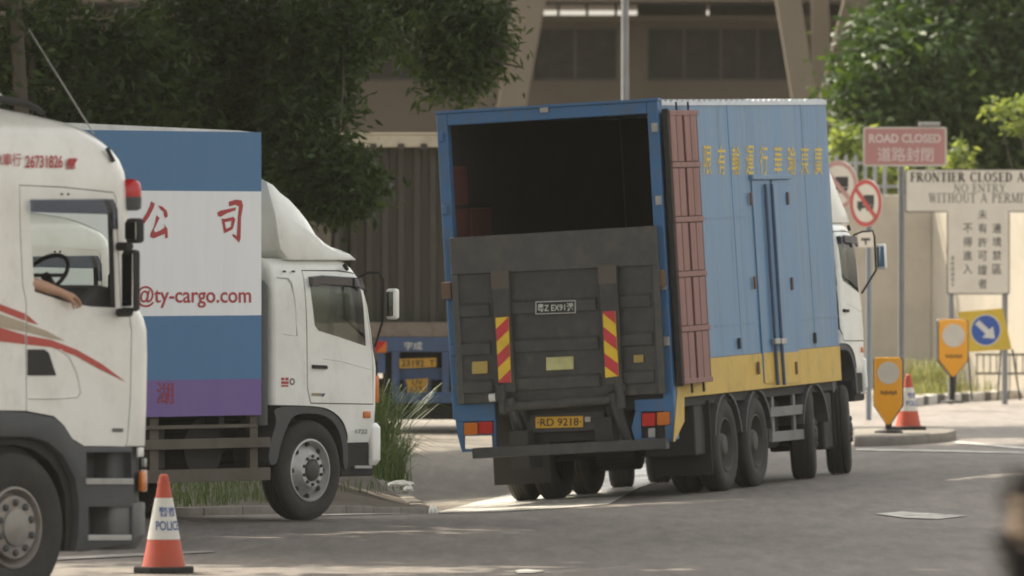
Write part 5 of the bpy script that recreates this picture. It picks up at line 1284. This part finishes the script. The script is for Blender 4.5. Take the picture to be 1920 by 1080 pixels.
def serif_line(parent, body, box, mat, y, D, x0, T, t):
    polys = []; x = 0
    for ch in body:
        P, a_ = serif(ch, T, t)
        polys += [[(q[0] + x, q[1]) for q in p_] for p_ in P]; x += a_ + .06
    x -= .06; p, q, r = lc(box[0], box[3], D, x0), lc(box[2], box[3], D, x0), lc(box[0], box[1], D, x0)
    O = Vector((p[0], y, p[1])); U = Vector((q[0], y, q[1])) - O; V2 = Vector((r[0], y, r[1])) - O; mb = MB()
    for k, p_ in enumerate(polys):
        off = Vector((0, -0.0001 * (k % 5), 0)); mb.add([O + off + U * (u / x) + V2 * v for u, v in p_], [tuple(range(len(p_)))])
    return mb.build("lettering", mat, parent, recalc=False)
D = 174.0; X0 = 1834
fs = thing("frontier_sign", "white T-shaped frontier closed area notice on two grey posts", "sign", (W(X0, 0, D).x, D, 0))
tl, st = (lc(1697, 398, D, X0), lc(1971, 317, D, X0)), (lc(1775, 552, D, X0), lc(1893, 398.3, D, X0))
BRF = paint("dark_sign_edge", (0.06, 0.05, 0.045), 0.7)
for (a, b), nm in ((tl, "top_board"), (st, "stem_board")):
    MB().prism_y(rounded(a[0], a[1], b[0], b[1], .035), -0.06, -0.03).build(nm + "_edge", BRF, fs)
    e_ = 0.018
    MB().prism_y(rounded(a[0] + e_, a[1] + (e_ if nm != "top_board" else e_), b[0] - e_, b[1] - (e_ if nm == "top_board" else -e_ * 0.0 - 0.0) , .03), -0.063, -0.0602).build(nm, SWH, fs)
jn = lc(1780, 404, D, X0), lc(1888, 392, D, X0)
MB().box(jn[0][0] - 0.02, jn[1][0] + 0.02, -0.0642, -0.0632, jn[0][1], jn[1][1]).build("joint_strip", SWH, fs)
yt = -0.067
serif_line(fs, "FRONTIER CLOSED AREA", (1706, 323, 1962, 341), PBLACK, yt, D, X0, .21, .07)
serif_line(fs, "NO ENTRY", (1788, 345, 1885, 360), PGREY, yt, D, X0, .13, .06)
serif_line(fs, "WITHOUT A PERMIT", (1741, 362, 1930, 380), PGREY, yt, D, X0, .13, .06)
def column(txt, cx, y0, step, sz, mat=PGREY, bold=0.006):
    for i, ch in enumerate(txt): wl(fs, ch, (cx - sz / 2, y0 + i * step - sz / 2 * 1.08, cx + sz / 2, y0 + i * step + sz / 2 * 1.08), mat, yt, bold, D, X0)
column("未有許可證者", 1842, 402, 26, 17); column("邊境禁區", 1869, 428, 25.5, 17); column("不得進入", 1814, 428, 25.5, 17)
column("警務處處長令", 1786, 484, 10, 7, PGREY, 0.0)
for px in (1783, 1884): x = (px - X0) / FPX * D; MB().tube([(x, 0.0, 0.0), (x, 0.0, tl[1][1] - .1)], 0.05, 12).build("post", GALV, fs, smooth=50)

# ---- round no-lorry signs
def lorry_sign(cx, cy, D, dia, yaw, label, faded, post_px):
    root = thing("prohibition_sign", label, "sign", (W(cx, 0, D).x, D, 0), (0, 0, yaw), "round no lorry signs")
    cz = W(0, cy, D).z; n = 40; r = dia / 2
    C = lambda rr: [(rr * math.cos(2 * PI * k / n), cz + rr * math.sin(2 * PI * k / n)) for k in range(n)]
    MB().prism_y(C(r), -0.04, -0.025).build("sign_plate", SWH, root)
    RD = paint("sign_red_faded", (0.48, 0.27, 0.25), 0.5, dirt=0.3) if faded else paint("sign_red", (0.48, 0.05, 0.045), 0.5, dirt=0.25)
    mb = MB(); o, i = C(r * .985), C(r * .80)
    mb.add([(x, -0.0425, z) for x, z in o + i], [(k, (k + 1) % n, n + (k + 1) % n, n + k) for k in range(n)]); mb.build("red_ring", RD, root, recalc=False)
    mb = MB(); y = -0.0432
    for x0, x1, z0, z1 in ((-.12, .52, -.08, .34), (-.52, -.16, -.22, .08), (-.52, .5, -.20, -.10)):
        mb.add([(x0 * r, y, cz + z0 * r), (x1 * r, y, cz + z0 * r), (x1 * r, y, cz + z1 * r), (x0 * r, y, cz + z1 * r)], [(0, 1, 2, 3)]); y -= 0.0002
    for x in (-.36, .12, .36):
        mb.add([((x + .09 * math.cos(2 * PI * k / 12)) * r, y, cz + (-.24 + .09 * math.sin(2 * PI * k / 12)) * r) for k in range(12)], [tuple(range(12))]); y -= 0.0002
    mb.build("lorry_symbol", PBLACK, root, recalc=False)
    d = Vector((.62, -.60)) * r; nn = Vector((.6, .62)).normalized() * r * .10
    q = [Vector((-d.x, -d.y)) + nn, d + nn, d - nn, Vector((-d.x, -d.y)) - nn]
    MB().add([(p_.x, -0.0452, cz + p_.y) for p_ in q], [(0, 1, 2, 3)]).build("red_bar", RD, root, recalc=False)
    a = cz - r - 0.06
    MB().box(-.17, .17, -0.04, -0.028, a - .24, a).build("sub_plate", SWH, root, bevel=0.006)
    MB().add([(-.1, -.0425, a - .14), (.1, -.0425, a - .14), (.1, -.0425, a - .10), (-.1, -.0425, a - .10), (-.02, -.0425, a - .2), (.02, -.0425, a - .2), (.02, -.0425, a - .14), (-.02, -.0425, a - .14)], [(0, 1, 2, 3), (4, 5, 6, 7)]).build("sub_plate_mark", PBLACK, root, recalc=False)
    MB().tube([(0, 0.02, -0.1), (0, 0.02, cz + r * .8)], 0.042, 10).build("post", paint("blue_grey_post", (0.24, 0.28, 0.32), 0.5, 0.3, dirt=0.3), root, smooth=50)
lorry_sign(1627, 381, 158.0, 90 * 158 / FPX, R(-50), "round no lorry sign with clear red ring on a grey post", False, 1632)
lorry_sign(1574, 347, 164.0, 92 * 164 / FPX, R(-38), "faded round no lorry sign half hidden behind the blue lorry", True, 1575)

# ---- keep-right arrow board on a folding frame
D = 170.5; X0 = 1845
ab = thing("arrow_board", "yellow board with white arrow on a blue disc, on a folding frame", "sign", (W(X0, 0, D).x, D, 0.12), (0, 0, 0))
A = lambda px, py: (lc(px, py, D, X0)[0], lc(px, py, D, X0)[1] - 0.12)
MB().prism_y([A(1815, 660), A(1897, 655), A(1880, 578), A(1795, 585)], -0.03, -0.012).build("board", paint("ochre_board", (0.60, 0.42, 0.04), 0.5, dirt=0.2), ab)
c = A(1848, 619); n = 36
MB().prism_y([(c[0] + .245 * math.cos(2 * PI * k / n), c[1] + .255 * math.sin(2 * PI * k / n)) for k in range(n)], -0.034, -0.0305).build("disc_edge", SWH, ab)
MB().prism_y([(c[0] + .228 * math.cos(2 * PI * k / n), c[1] + .238 * math.sin(2 * PI * k / n)) for k in range(n)], -0.037, -0.0345).build("blue_disc", paint("sign_blue", (0.03, 0.09, 0.36), 0.45, dirt=0.15), ab)
ar = [(-.19, .045), (.04, .045), (.04, .125), (.20, 0), (.04, -.125), (.04, -.045), (-.19, -.045)]
ca, sa = math.cos(R(-43)), math.sin(R(-43))
MB().add([(c[0] + x * ca - z * sa, -0.0395, c[1] + x * sa + z * ca) for x, z in ar], [tuple(range(7))]).build("white_arrow", PWHITE, ab, recalc=False)
for a_, b_ in (((1814, 655), (1822, 722)), ((1898, 655), (1912, 722)), ((1880, 600), (1872, 722)), ((1800, 600), (1790, 722))):
    p0, p1 = A(*a_), A(*b_); yy = 0.0 if a_[1] > 640 else 0.25
    MB().tube([(p0[0], 0.0, p0[1]), (p1[0], yy - 0.1 if yy == 0 else yy, 0.0)], 0.016, 8).build("leg", RIMD, ab)

# ---- low railing beside the far wall
D = 179.5
rl = thing("low_railing", "low steel railing along the sunlit wall behind the arrow board", "railing", (W(1890, 0, D).x, D, 0.12))
for z in (0.30, 0.62): MB().box(-0.55, 1.2, -0.02, 0.02, z, z + 0.035).build("rail", RIMD, rl)
for i in range(16): x = -0.52 + i * 0.11; MB().box(x - 0.01, x + 0.01, -0.01, 0.01, 0.336 if i % 5 else 0.0, 0.62).build("baluster", RIMD, rl)

# ---- lamp post behind the lorry
D = 165.0
lp = thing("lamp_post", "tall grey lamp post rising behind the blue lorry", "lamp post", (W(1172, 0, D).x, D, 0))
MB().tube([(0, 0, -0.1), (0, 0, 1.2), (0, 0, 1.25), (0, 0, 9.5)], [0.10, 0.10, 0.066, 0.05], 16).build("post", GALV, lp, smooth=50)
MB().tube([(0, 0, 9.4), (0.3, -0.2, 9.7), (1.4, -0.9, 9.85)], [0.045, 0.04, 0.035], 10).build("bracket", GALV, lp, smooth=50)
MB().prism_z([(1.3, -1.0), (1.75, -1.3), (1.95, -1.1), (1.5, -0.75)], 9.76, 9.88).build("lantern", STEEL, lp, bevel=0.03)
MB().lathe_z([(0.2, 0), (0.2, 0.04), (0.1, 0.05)], 0, 0, 16).build("foot", GALV, lp)

# ================================================================== VEGETATION
BARK = paint("bark", (0.11, 0.092, 0.07), 0.95, dirt=0.5, dcol=(0.05, 0.042, 0.032), scale=6, bump=0.6, bscale=18)
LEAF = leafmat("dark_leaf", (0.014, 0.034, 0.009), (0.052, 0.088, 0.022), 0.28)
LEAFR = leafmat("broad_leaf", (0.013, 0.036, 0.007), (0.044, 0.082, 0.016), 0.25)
LEAFY = leafmat("bright_leaf", (0.06, 0.10, 0.025), (0.14, 0.18, 0.05), 0.42)
GRASSM = leafmat("grass_blade", (0.024, 0.056, 0.012), (0.070, 0.100, 0.028), 0.22)
GRASSD = leafmat("dry_grass_blade", (0.07, 0.10, 0.03), (0.20, 0.20, 0.08), 0.3)
def mesh_np(name, V, F, mat):
    me = bpy.data.meshes.new(name); nv, nf, k = len(V), len(F), F.shape[1]
    me.vertices.add(nv); me.vertices.foreach_set("co", V.astype(np.float32).ravel())
    me.loops.add(nf * k); me.loops.foreach_set("vertex_index", F.astype(np.int32).ravel())
    me.polygons.add(nf); me.polygons.foreach_set("loop_start", np.arange(0, nf * k, k, dtype=np.int32)); me.polygons.foreach_set("loop_total", np.full(nf, k, dtype=np.int32))
    me.materials.append(mat); me.update(calc_edges=True); return me
def leaves(centers, size, aspect, droop, rng, fold=0.25):
    "diamond leaves, two triangles each"
    n = len(centers); L = size * rng.uniform(.6, 1.35, (n, 1))
    d = rng.normal(size=(n, 3)); d[:, 2] = d[:, 2] * .6 - droop; d /= np.linalg.norm(d, axis=1, keepdims=True)
    u = rng.normal(size=(n, 3)); s = np.cross(d, u); s /= np.linalg.norm(s, axis=1, keepdims=True); nr = np.cross(d, s)
    a = centers; b = centers + d * L * .45 + s * L * aspect * .5 + nr * L * fold * .2; c = centers + d * L; e = centers + d * L * .45 - s * L * aspect * .5 + nr * L * fold * .2
    V = np.stack([a, b, c, e], 1).reshape(-1, 3); i = np.arange(n)[:, None] * 4
    F = np.concatenate([i + np.array([[0, 1, 2]]), i + np.array([[0, 2, 3]])]); return V, F
def crown_points(blobs, clumps, per, spread, rng):
    P = []
    tot = sum(b[6] for b in blobs)
    for cx, cy, cz, rx, ry, rz, wt in blobs:
        k = max(1, int(clumps * wt / tot))
        q = rng.normal(size=(k, 3)); q /= np.linalg.norm(q, axis=1, keepdims=True); q *= rng.uniform(.15, 1, (k, 1)) ** .5
        c = q * np.array([rx, ry, rz]) + np.array([cx, cy, cz])
        sp_ = spread * rng.uniform(.5, 1.4, (k, 1, 1))
        m = rng.poisson(per)
        pts = c[:, None, :] + rng.normal(size=(k, per, 3)) * sp_ * np.array([1, 1, .65])
        P.append(pts.reshape(-1, 3))
    return np.concatenate(P)
def tree(label, base, trunk_r, h_fork, blobs, clumps, per, leaf, aspect, spread, mat, seed, group, droop=.35, lean=(0, 0)):
    "blobs in world metres; trunk with limbs to the blobs"
    rng = np.random.default_rng(seed); B = Vector(base)
    root = thing("tree", label, "tree", B, (0, 0, 0), group)
    fork = Vector((lean[0], lean[1], h_fork))
    t = MB(); t.tube([(0, 0, -.3), (0, 0, .25), fork * .5 + Vector((rng.normal() * .08, rng.normal() * .08, 0)), fork], [trunk_r * 1.5, trunk_r * 1.1, trunk_r * .9, trunk_r * .7], 12)
    t.build("trunk", BARK, root, smooth=60)
    for b in blobs[:9]:
        e_ = Vector(b[:3]) - B; m = fork.lerp(e_, .5) + Vector((rng.normal() * .25, rng.normal() * .25, .3))
        MB().tube([fork * .96, m, e_, e_ + (e_ - m) * .5], [trunk_r * .5, trunk_r * .3, trunk_r * .15, .01], 7).build("limb", BARK, root, smooth=60)
    P = crown_points(blobs, clumps, per, spread, rng) - np.array(B)
    V, F = leaves(P, leaf, aspect, droop, rng)
    link("crown", mesh_np("crown", V, F, mat), root)
    return root
G1 = "dark trees along the left verge"
# (cx, cy, cz, rx, ry, rz, weight): visible masses on the left
def blob(px, py, D, rpx, rpy, ry, wt): p = W(px, py, D); return (p.x, p.y, p.z, rpx / FPX * D, ry, rpy / FPX * D, wt)
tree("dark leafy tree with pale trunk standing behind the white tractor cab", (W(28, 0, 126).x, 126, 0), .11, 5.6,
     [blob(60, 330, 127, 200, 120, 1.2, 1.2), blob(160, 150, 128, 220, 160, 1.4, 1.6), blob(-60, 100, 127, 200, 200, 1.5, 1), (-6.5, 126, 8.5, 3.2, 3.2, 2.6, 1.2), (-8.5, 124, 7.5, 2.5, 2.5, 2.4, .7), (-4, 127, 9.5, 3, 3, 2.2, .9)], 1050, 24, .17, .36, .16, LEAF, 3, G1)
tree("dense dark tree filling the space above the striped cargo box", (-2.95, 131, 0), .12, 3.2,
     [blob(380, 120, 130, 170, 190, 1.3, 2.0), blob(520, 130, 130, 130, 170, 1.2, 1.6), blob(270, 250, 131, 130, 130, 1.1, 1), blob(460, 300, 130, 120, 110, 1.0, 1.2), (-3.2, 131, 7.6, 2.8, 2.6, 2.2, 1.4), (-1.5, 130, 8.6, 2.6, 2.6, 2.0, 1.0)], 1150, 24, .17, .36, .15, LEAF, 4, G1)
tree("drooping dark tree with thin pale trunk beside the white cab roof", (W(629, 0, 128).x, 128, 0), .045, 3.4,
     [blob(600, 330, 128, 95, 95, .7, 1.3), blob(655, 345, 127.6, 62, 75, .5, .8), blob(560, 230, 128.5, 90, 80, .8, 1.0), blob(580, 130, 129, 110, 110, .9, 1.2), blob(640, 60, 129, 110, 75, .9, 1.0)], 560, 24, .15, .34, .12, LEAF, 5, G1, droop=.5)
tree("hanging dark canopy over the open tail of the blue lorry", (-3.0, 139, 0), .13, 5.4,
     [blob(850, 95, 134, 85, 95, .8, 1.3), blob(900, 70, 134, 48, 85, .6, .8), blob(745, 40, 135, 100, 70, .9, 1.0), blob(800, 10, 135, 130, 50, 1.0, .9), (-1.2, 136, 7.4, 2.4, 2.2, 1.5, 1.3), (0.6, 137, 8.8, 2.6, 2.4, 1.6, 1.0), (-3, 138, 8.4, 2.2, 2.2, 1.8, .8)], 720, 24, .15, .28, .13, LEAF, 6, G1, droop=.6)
# unseen trees added to shade the road, crowns above and left of view
SH = "tall unseen leafy tree added to shade the road, its crown above the view"
for i, (bx, by, cx, cy, cz, r) in enumerate(((-8.5, 82, -3.4, 85, 11.5, 5.8), (-9.0, 96, -3.8, 98, 11.8, 6.2), (-7.4, 119.5, 0.4, 118.0, 12.6, 3.6), (-10.2, 117.5, -8.9, 116.6, 12.0, 2.3), (-9.0, 160, 2.2, 155, 13.0, 4.6), (-9.5, 110, -5.4, 110, 12.0, 5.8), (-7.6, 121, -0.6, 130, 13.0, 5.0), (-10, 70, -5.0, 74, 11, 5.4), (-8.6, 133, -6.2, 136, 13.5, 5.6), (-4.4, 146, -1.5, 140, 14.0, 5.4), (-11.5, 128, -10.5, 130, 12.5, 5.0))):
    tree(SH, (bx, by, 0), .26, 5.2, [(cx, cy, cz, r, r, r * .42, 2), (cx + .44 * r, cy + .27 * r, cz + 1.2, r * .6, r * .6, r * .35, 1), (cx - .62 * r, cy - .36 * r, cz - .5, r * .6, r * .6, r * .38, 1), (cx + .18 * r, cy - .57 * r, cz, r * .6, r * .6, r * .3, 1), (cx + .18 * r, cy + .6 * r, cz + .6, r * .6, r * .6, r * .3, 1)], 1500, 16, .5, .5, .55, LEAF, 20 + i, "added trees shading the road")
G2 = "green trees behind the boundary wall"
tree("broad green tree rising behind the pink road closed sign", (8.2, 196, 0), .2, 4.0,
     [blob(1700, 110, 196, 105, 110, 1.6, 1.5), blob(1640, 170, 195, 60, 70, 1.0, .8), blob(1670, 250, 196, 70, 60, 1.2, .7), blob(1790, 200, 197, 110, 110, 1.5, 1.3), blob(1760, 40, 198, 130, 90, 1.6, 1.2), (8, 198, 9, 2.6, 2.4, 1.8, 1)], 1400, 24, .20, .45, .26, LEAFR, 7, G2)
tree("dark green tree at the right edge behind the frontier sign", (10.2, 199, 0), .2, 4.0,
     [blob(1870, 110, 199, 130, 130, 1.8, 1.6), blob(1900, 260, 198, 110, 90, 1.4, 1.2), blob(1830, 290, 198, 90, 60, 1.2, .8), (10, 200, 8.4, 2.6, 2.4, 1.8, 1), (12, 199, 6, 2, 2, 3, 1)], 1300, 24, .20, .45, .26, LEAFR, 8, G2)
def shrub(name, label, cat, base, blobs, clumps, per, leaf, aspect, spread, mat, seed, group=None, droop=.1):
    rng = np.random.default_rng(seed); B = Vector(base); root = thing(name, label, cat, B, (0, 0, 0), group)
    for b in blobs:
        e_ = Vector(b[:3]) - B; MB().tube([(0, 0, -.05), e_ * .5 + Vector((.05, 0, .05)), e_], [.03, .02, .006], 6).build("stem", BARK, root, smooth=60)
    P = crown_points(blobs, clumps, per, spread, rng) - np.array(B); V, F = leaves(P, leaf, aspect, droop, rng)
    link("foliage", mesh_np("foliage", V, F, mat), root); return root
shrub("climbing_shrub", "bright backlit shrub behind the palisade fence", "shrub", (W(1600, 0, 188).x, 188, 0), [blob(1590, 268, 188, 24, 30, .4, 1), blob(1640, 325, 188, 34, 40, .4, .8), blob(1680, 345, 188.3, 36, 26, .4, .5)], 50, 13, .24, .4, .14, LEAFY, 9)
shrub("leafy_shrub", "pale leafy shrub above the top of the frontier sign", "shrub", (W(1800, 0, 190).x, 190, 0), [blob(1797, 292, 190, 18, 22, .3, 1)], 16, 11, .18, .45, .11, LEAFY, 10)
shrub("overhanging_sprig", "sunlit leafy sprig reaching in from the right edge", "plant", (W(1990, 0, 186).x, 186, 0), [blob(1905, 200, 186, 40, 18, .3, 1), blob(1915, 235, 186, 40, 14, .3, 1), blob(1870, 205, 186, 24, 10, .2, .5)], 34, 12, .15, .35, .11, LEAFY, 12)

def grass(name, label, pts_fn, n, hgt, wid, mat, seed, kind_stuff=True, bend=.35, parent=None):
    rng = np.random.default_rng(seed); base = pts_fn(rng, n); n = len(base)
    h = hgt * rng.uniform(.45, 1.25, (n, 1)); a = rng.uniform(0, 2 * PI, n); d = np.stack([np.cos(a), np.sin(a), np.zeros(n)], 1)
    s = np.stack([-np.sin(a + .8), np.cos(a + .8), np.zeros(n)], 1) * wid * rng.uniform(.6, 1.3, (n, 1)); b_ = bend * rng.uniform(.2, 1.6, (n, 1))
    up = np.array([[0, 0, 1.0]])
    p0 = base; p1 = base + up * h * .55 + d * h * b_ * .25; p2 = base + up * h * .88 + d * h * b_ * .75; p3 = base + up * h * (1 - b_ * .35) + d * h * b_ * 1.35
    V = np.stack([p0 - s * .5, p0 + s * .5, p1 - s * .45, p1 + s * .45, p2 - s * .3, p2 + s * .3, p3, p3 + s * .02], 1).reshape(-1, 3); i = np.arange(n)[:, None] * 8
    F = np.concatenate([i + np.array([[0, 1, 3, 2]]), i + np.array([[2, 3, 5, 4]]), i + np.array([[4, 5, 7, 6]])])
    o = link(name, mesh_np(name, V, F, mat), parent)
    if kind_stuff: o["kind"] = "stuff"
    if label: o["label"] = label; o["category"] = "grass"
    return o
def verge_z(x, y):
    xr = np.interp(y, [p[1] for p in vfront], [p[0] for p in vfront]) - 0.16; d = np.clip(xr - x, 0, 1.5)
    return 0.08 + 0.26 * d * np.exp(-((y - 113) / 5.0) ** 2) - 0.03
def verge_pts(rng, n):
    y = rng.uniform(98, 127, n * 3); x = rng.uniform(-6.5, -0.9, n * 3); xr = np.interp(y, [p[1] for p in vfront], [p[0] for p in vfront]) - .22
    k = (x < xr) & ((y > 111.5) | (x < -2.35) | ((rng.uniform(size=n * 3) < .6) & (np.sin(5 * x) + np.sin(1.7 * y) > -.2))); x, y = x[k][:n], y[k][:n]; return np.stack([x, y, verge_z(x, y)], 1)
grass("verge_grass", "short green grass on the verge under the box truck", verge_pts, 15000, .15, .011, GRASSM, 31)
def clump(px, py, D, rx, ry):
    c = gp(px, py, .2); 
    def f(rng, n):
        x = (px - 960) / FPX * D + rng.normal(size=n) * rx; y = D + rng.normal(size=n) * ry; return np.stack([x, y, verge_z(x, y)], 1)
    return f
tg = thing("grass_tuft", "tall green grass tuft growing in front of the white box truck", "grass", (W(725, 0, 113).x, 113, 0.2))
o = grass("blades", None, clump(712, 890, 113.0, .10, .5), 330, .92, .016, GRASSM, 32, True, .5); o.parent = tg; o.matrix_parent_inverse = Matrix.Translation(-tg.location)
o = grass("blades", None, clump(728, 890, 112.0, .09, .5), 420, .45, .013, GRASSM, 33, True, .7); o.parent = tg; o.matrix_parent_inverse = Matrix.Translation(-tg.location)
def far_pts(rng, n):
    x = rng.uniform(6.45, 8.6, n); y = rng.uniform(176.5, 182.5, n); k = (y > np.interp(x, [p[0] for p in fk], [p[1] for p in fk]) + .25) & (np.sin(3 * x) + np.cos(2.1 * y) + rng.normal(size=n) * .5 > -.2)
    return np.stack([x[k], y[k], np.full(k.sum(), .11)], 1)
grass("far_grass", "dry yellow green grass on the far verge", far_pts, 1500, .2, .016, GRASSD, 34)
def far_tuft(rng, n):
    x = 7.0 + rng.normal(size=n) * .28; y = 179.3 + rng.normal(size=n) * .5; return np.stack([x, y, np.full(n, .11)], 1)
grass("far_grass", "taller sunlit grass tuft at the foot of the boundary wall", far_tuft, 420, .55, .018, GRASSD, 35)

# blurred dark plant close to the camera at the lower right corner
DARKL = leafmat("dark_dry_leaf", (0.012, 0.012, 0.012), (0.05, 0.045, 0.04), 0.1)
PALEL = leafmat("pale_dry_leaf", (0.35, 0.26, 0.16), (0.6, 0.52, 0.42), 0.2)
pD = 24.0
fb = (W(1955, 0, pD).x, pD, 0.0)
fs_ = shrub("foreground_shrub", "out of focus dark leafy plant at the lower right corner", "shrub", fb,
      [blob(1942, 920, pD, 30, 45, .06, 1.0), blob(1935, 960, pD, 36, 55, .06, 1.2), blob(1928, 1040, pD, 34, 60, .06, 1.4), blob(1945, 1110, pD, 45, 60, .08, 1), (fb[0], pD, 1.4, .08, .08, .3, 1)], 120, 14, .04, .6, .016, DARKL, 40, None, -.3)
rng = np.random.default_rng(5)
P = crown_points([blob(1925, 945, pD - .08, 18, 28, .02, 1), blob(1918, 990, pD - .08, 8, 20, .02, 1)], 5, 4, .008, rng) - np.array(fb); V, F = leaves(P, .035, .5, -.2, rng)
link("dry_leaves", mesh_np("dry_leaves", V, F, PALEL), fs_)

# litter by the kerb
LIT = paint("crumpled_white_plastic", (0.70, 0.68, 0.62), 0.5, dirt=0.4)
def litter(px, py, z, sx, sy, sz, label, seed):
    rng = np.random.default_rng(seed); p = gp(px, py, z); bm = bmesh.new(); bmesh.ops.create_icosphere(bm, subdivisions=2, radius=1.0)
    for v in bm.verts:
        k = 1 + rng.uniform(-.35, .3); v.co = Vector((v.co.x * sx * k, v.co.y * sy * k, max(-.02, v.co.z * sz * k)))
    me = bpy.data.meshes.new("litter"); bm.to_mesh(me); bm.free(); me.materials.append(LIT)
    o = link("litter", me); o.location = (p.x, p.y, gz(p.x, p.y) + z); tag(o, label, "litter", "crumpled litter by the kerb")
litter(752, 893, .30, .11, .2, .035, "flat white litter lying on the earth mound", 1)
litter(812, 936, .0, .05, .12, .09, "crumpled white bag lying against the kerb end", 2)
litter(766, 906, .25, .05, .1, .03, "small pale scrap just below the flat white litter", 3)

# ------------------------------------------------------------------ thin summer haze, closed box round everything
hm = bpy.data.materials.new("haze_air"); hm.use_nodes = True
hn = hm.node_tree.nodes; hn.remove(hn["Principled BSDF"])
pv = hn.new("ShaderNodeVolumePrincipled"); pv.inputs["Color"].default_value = (0.95, 0.91, 0.80, 1); pv.inputs["Density"].default_value = 0.0001; pv.inputs["Anisotropy"].default_value = 0.2
hm.node_tree.links.new(pv.outputs[0], hn["Material Output"].inputs["Volume"])
hz = MB().box(-2500, 2500, -1500, 4000, -1.6, 22).build("haze", hm); hz["kind"] = "stuff"; hz["label"] = "thin summer haze in the air"
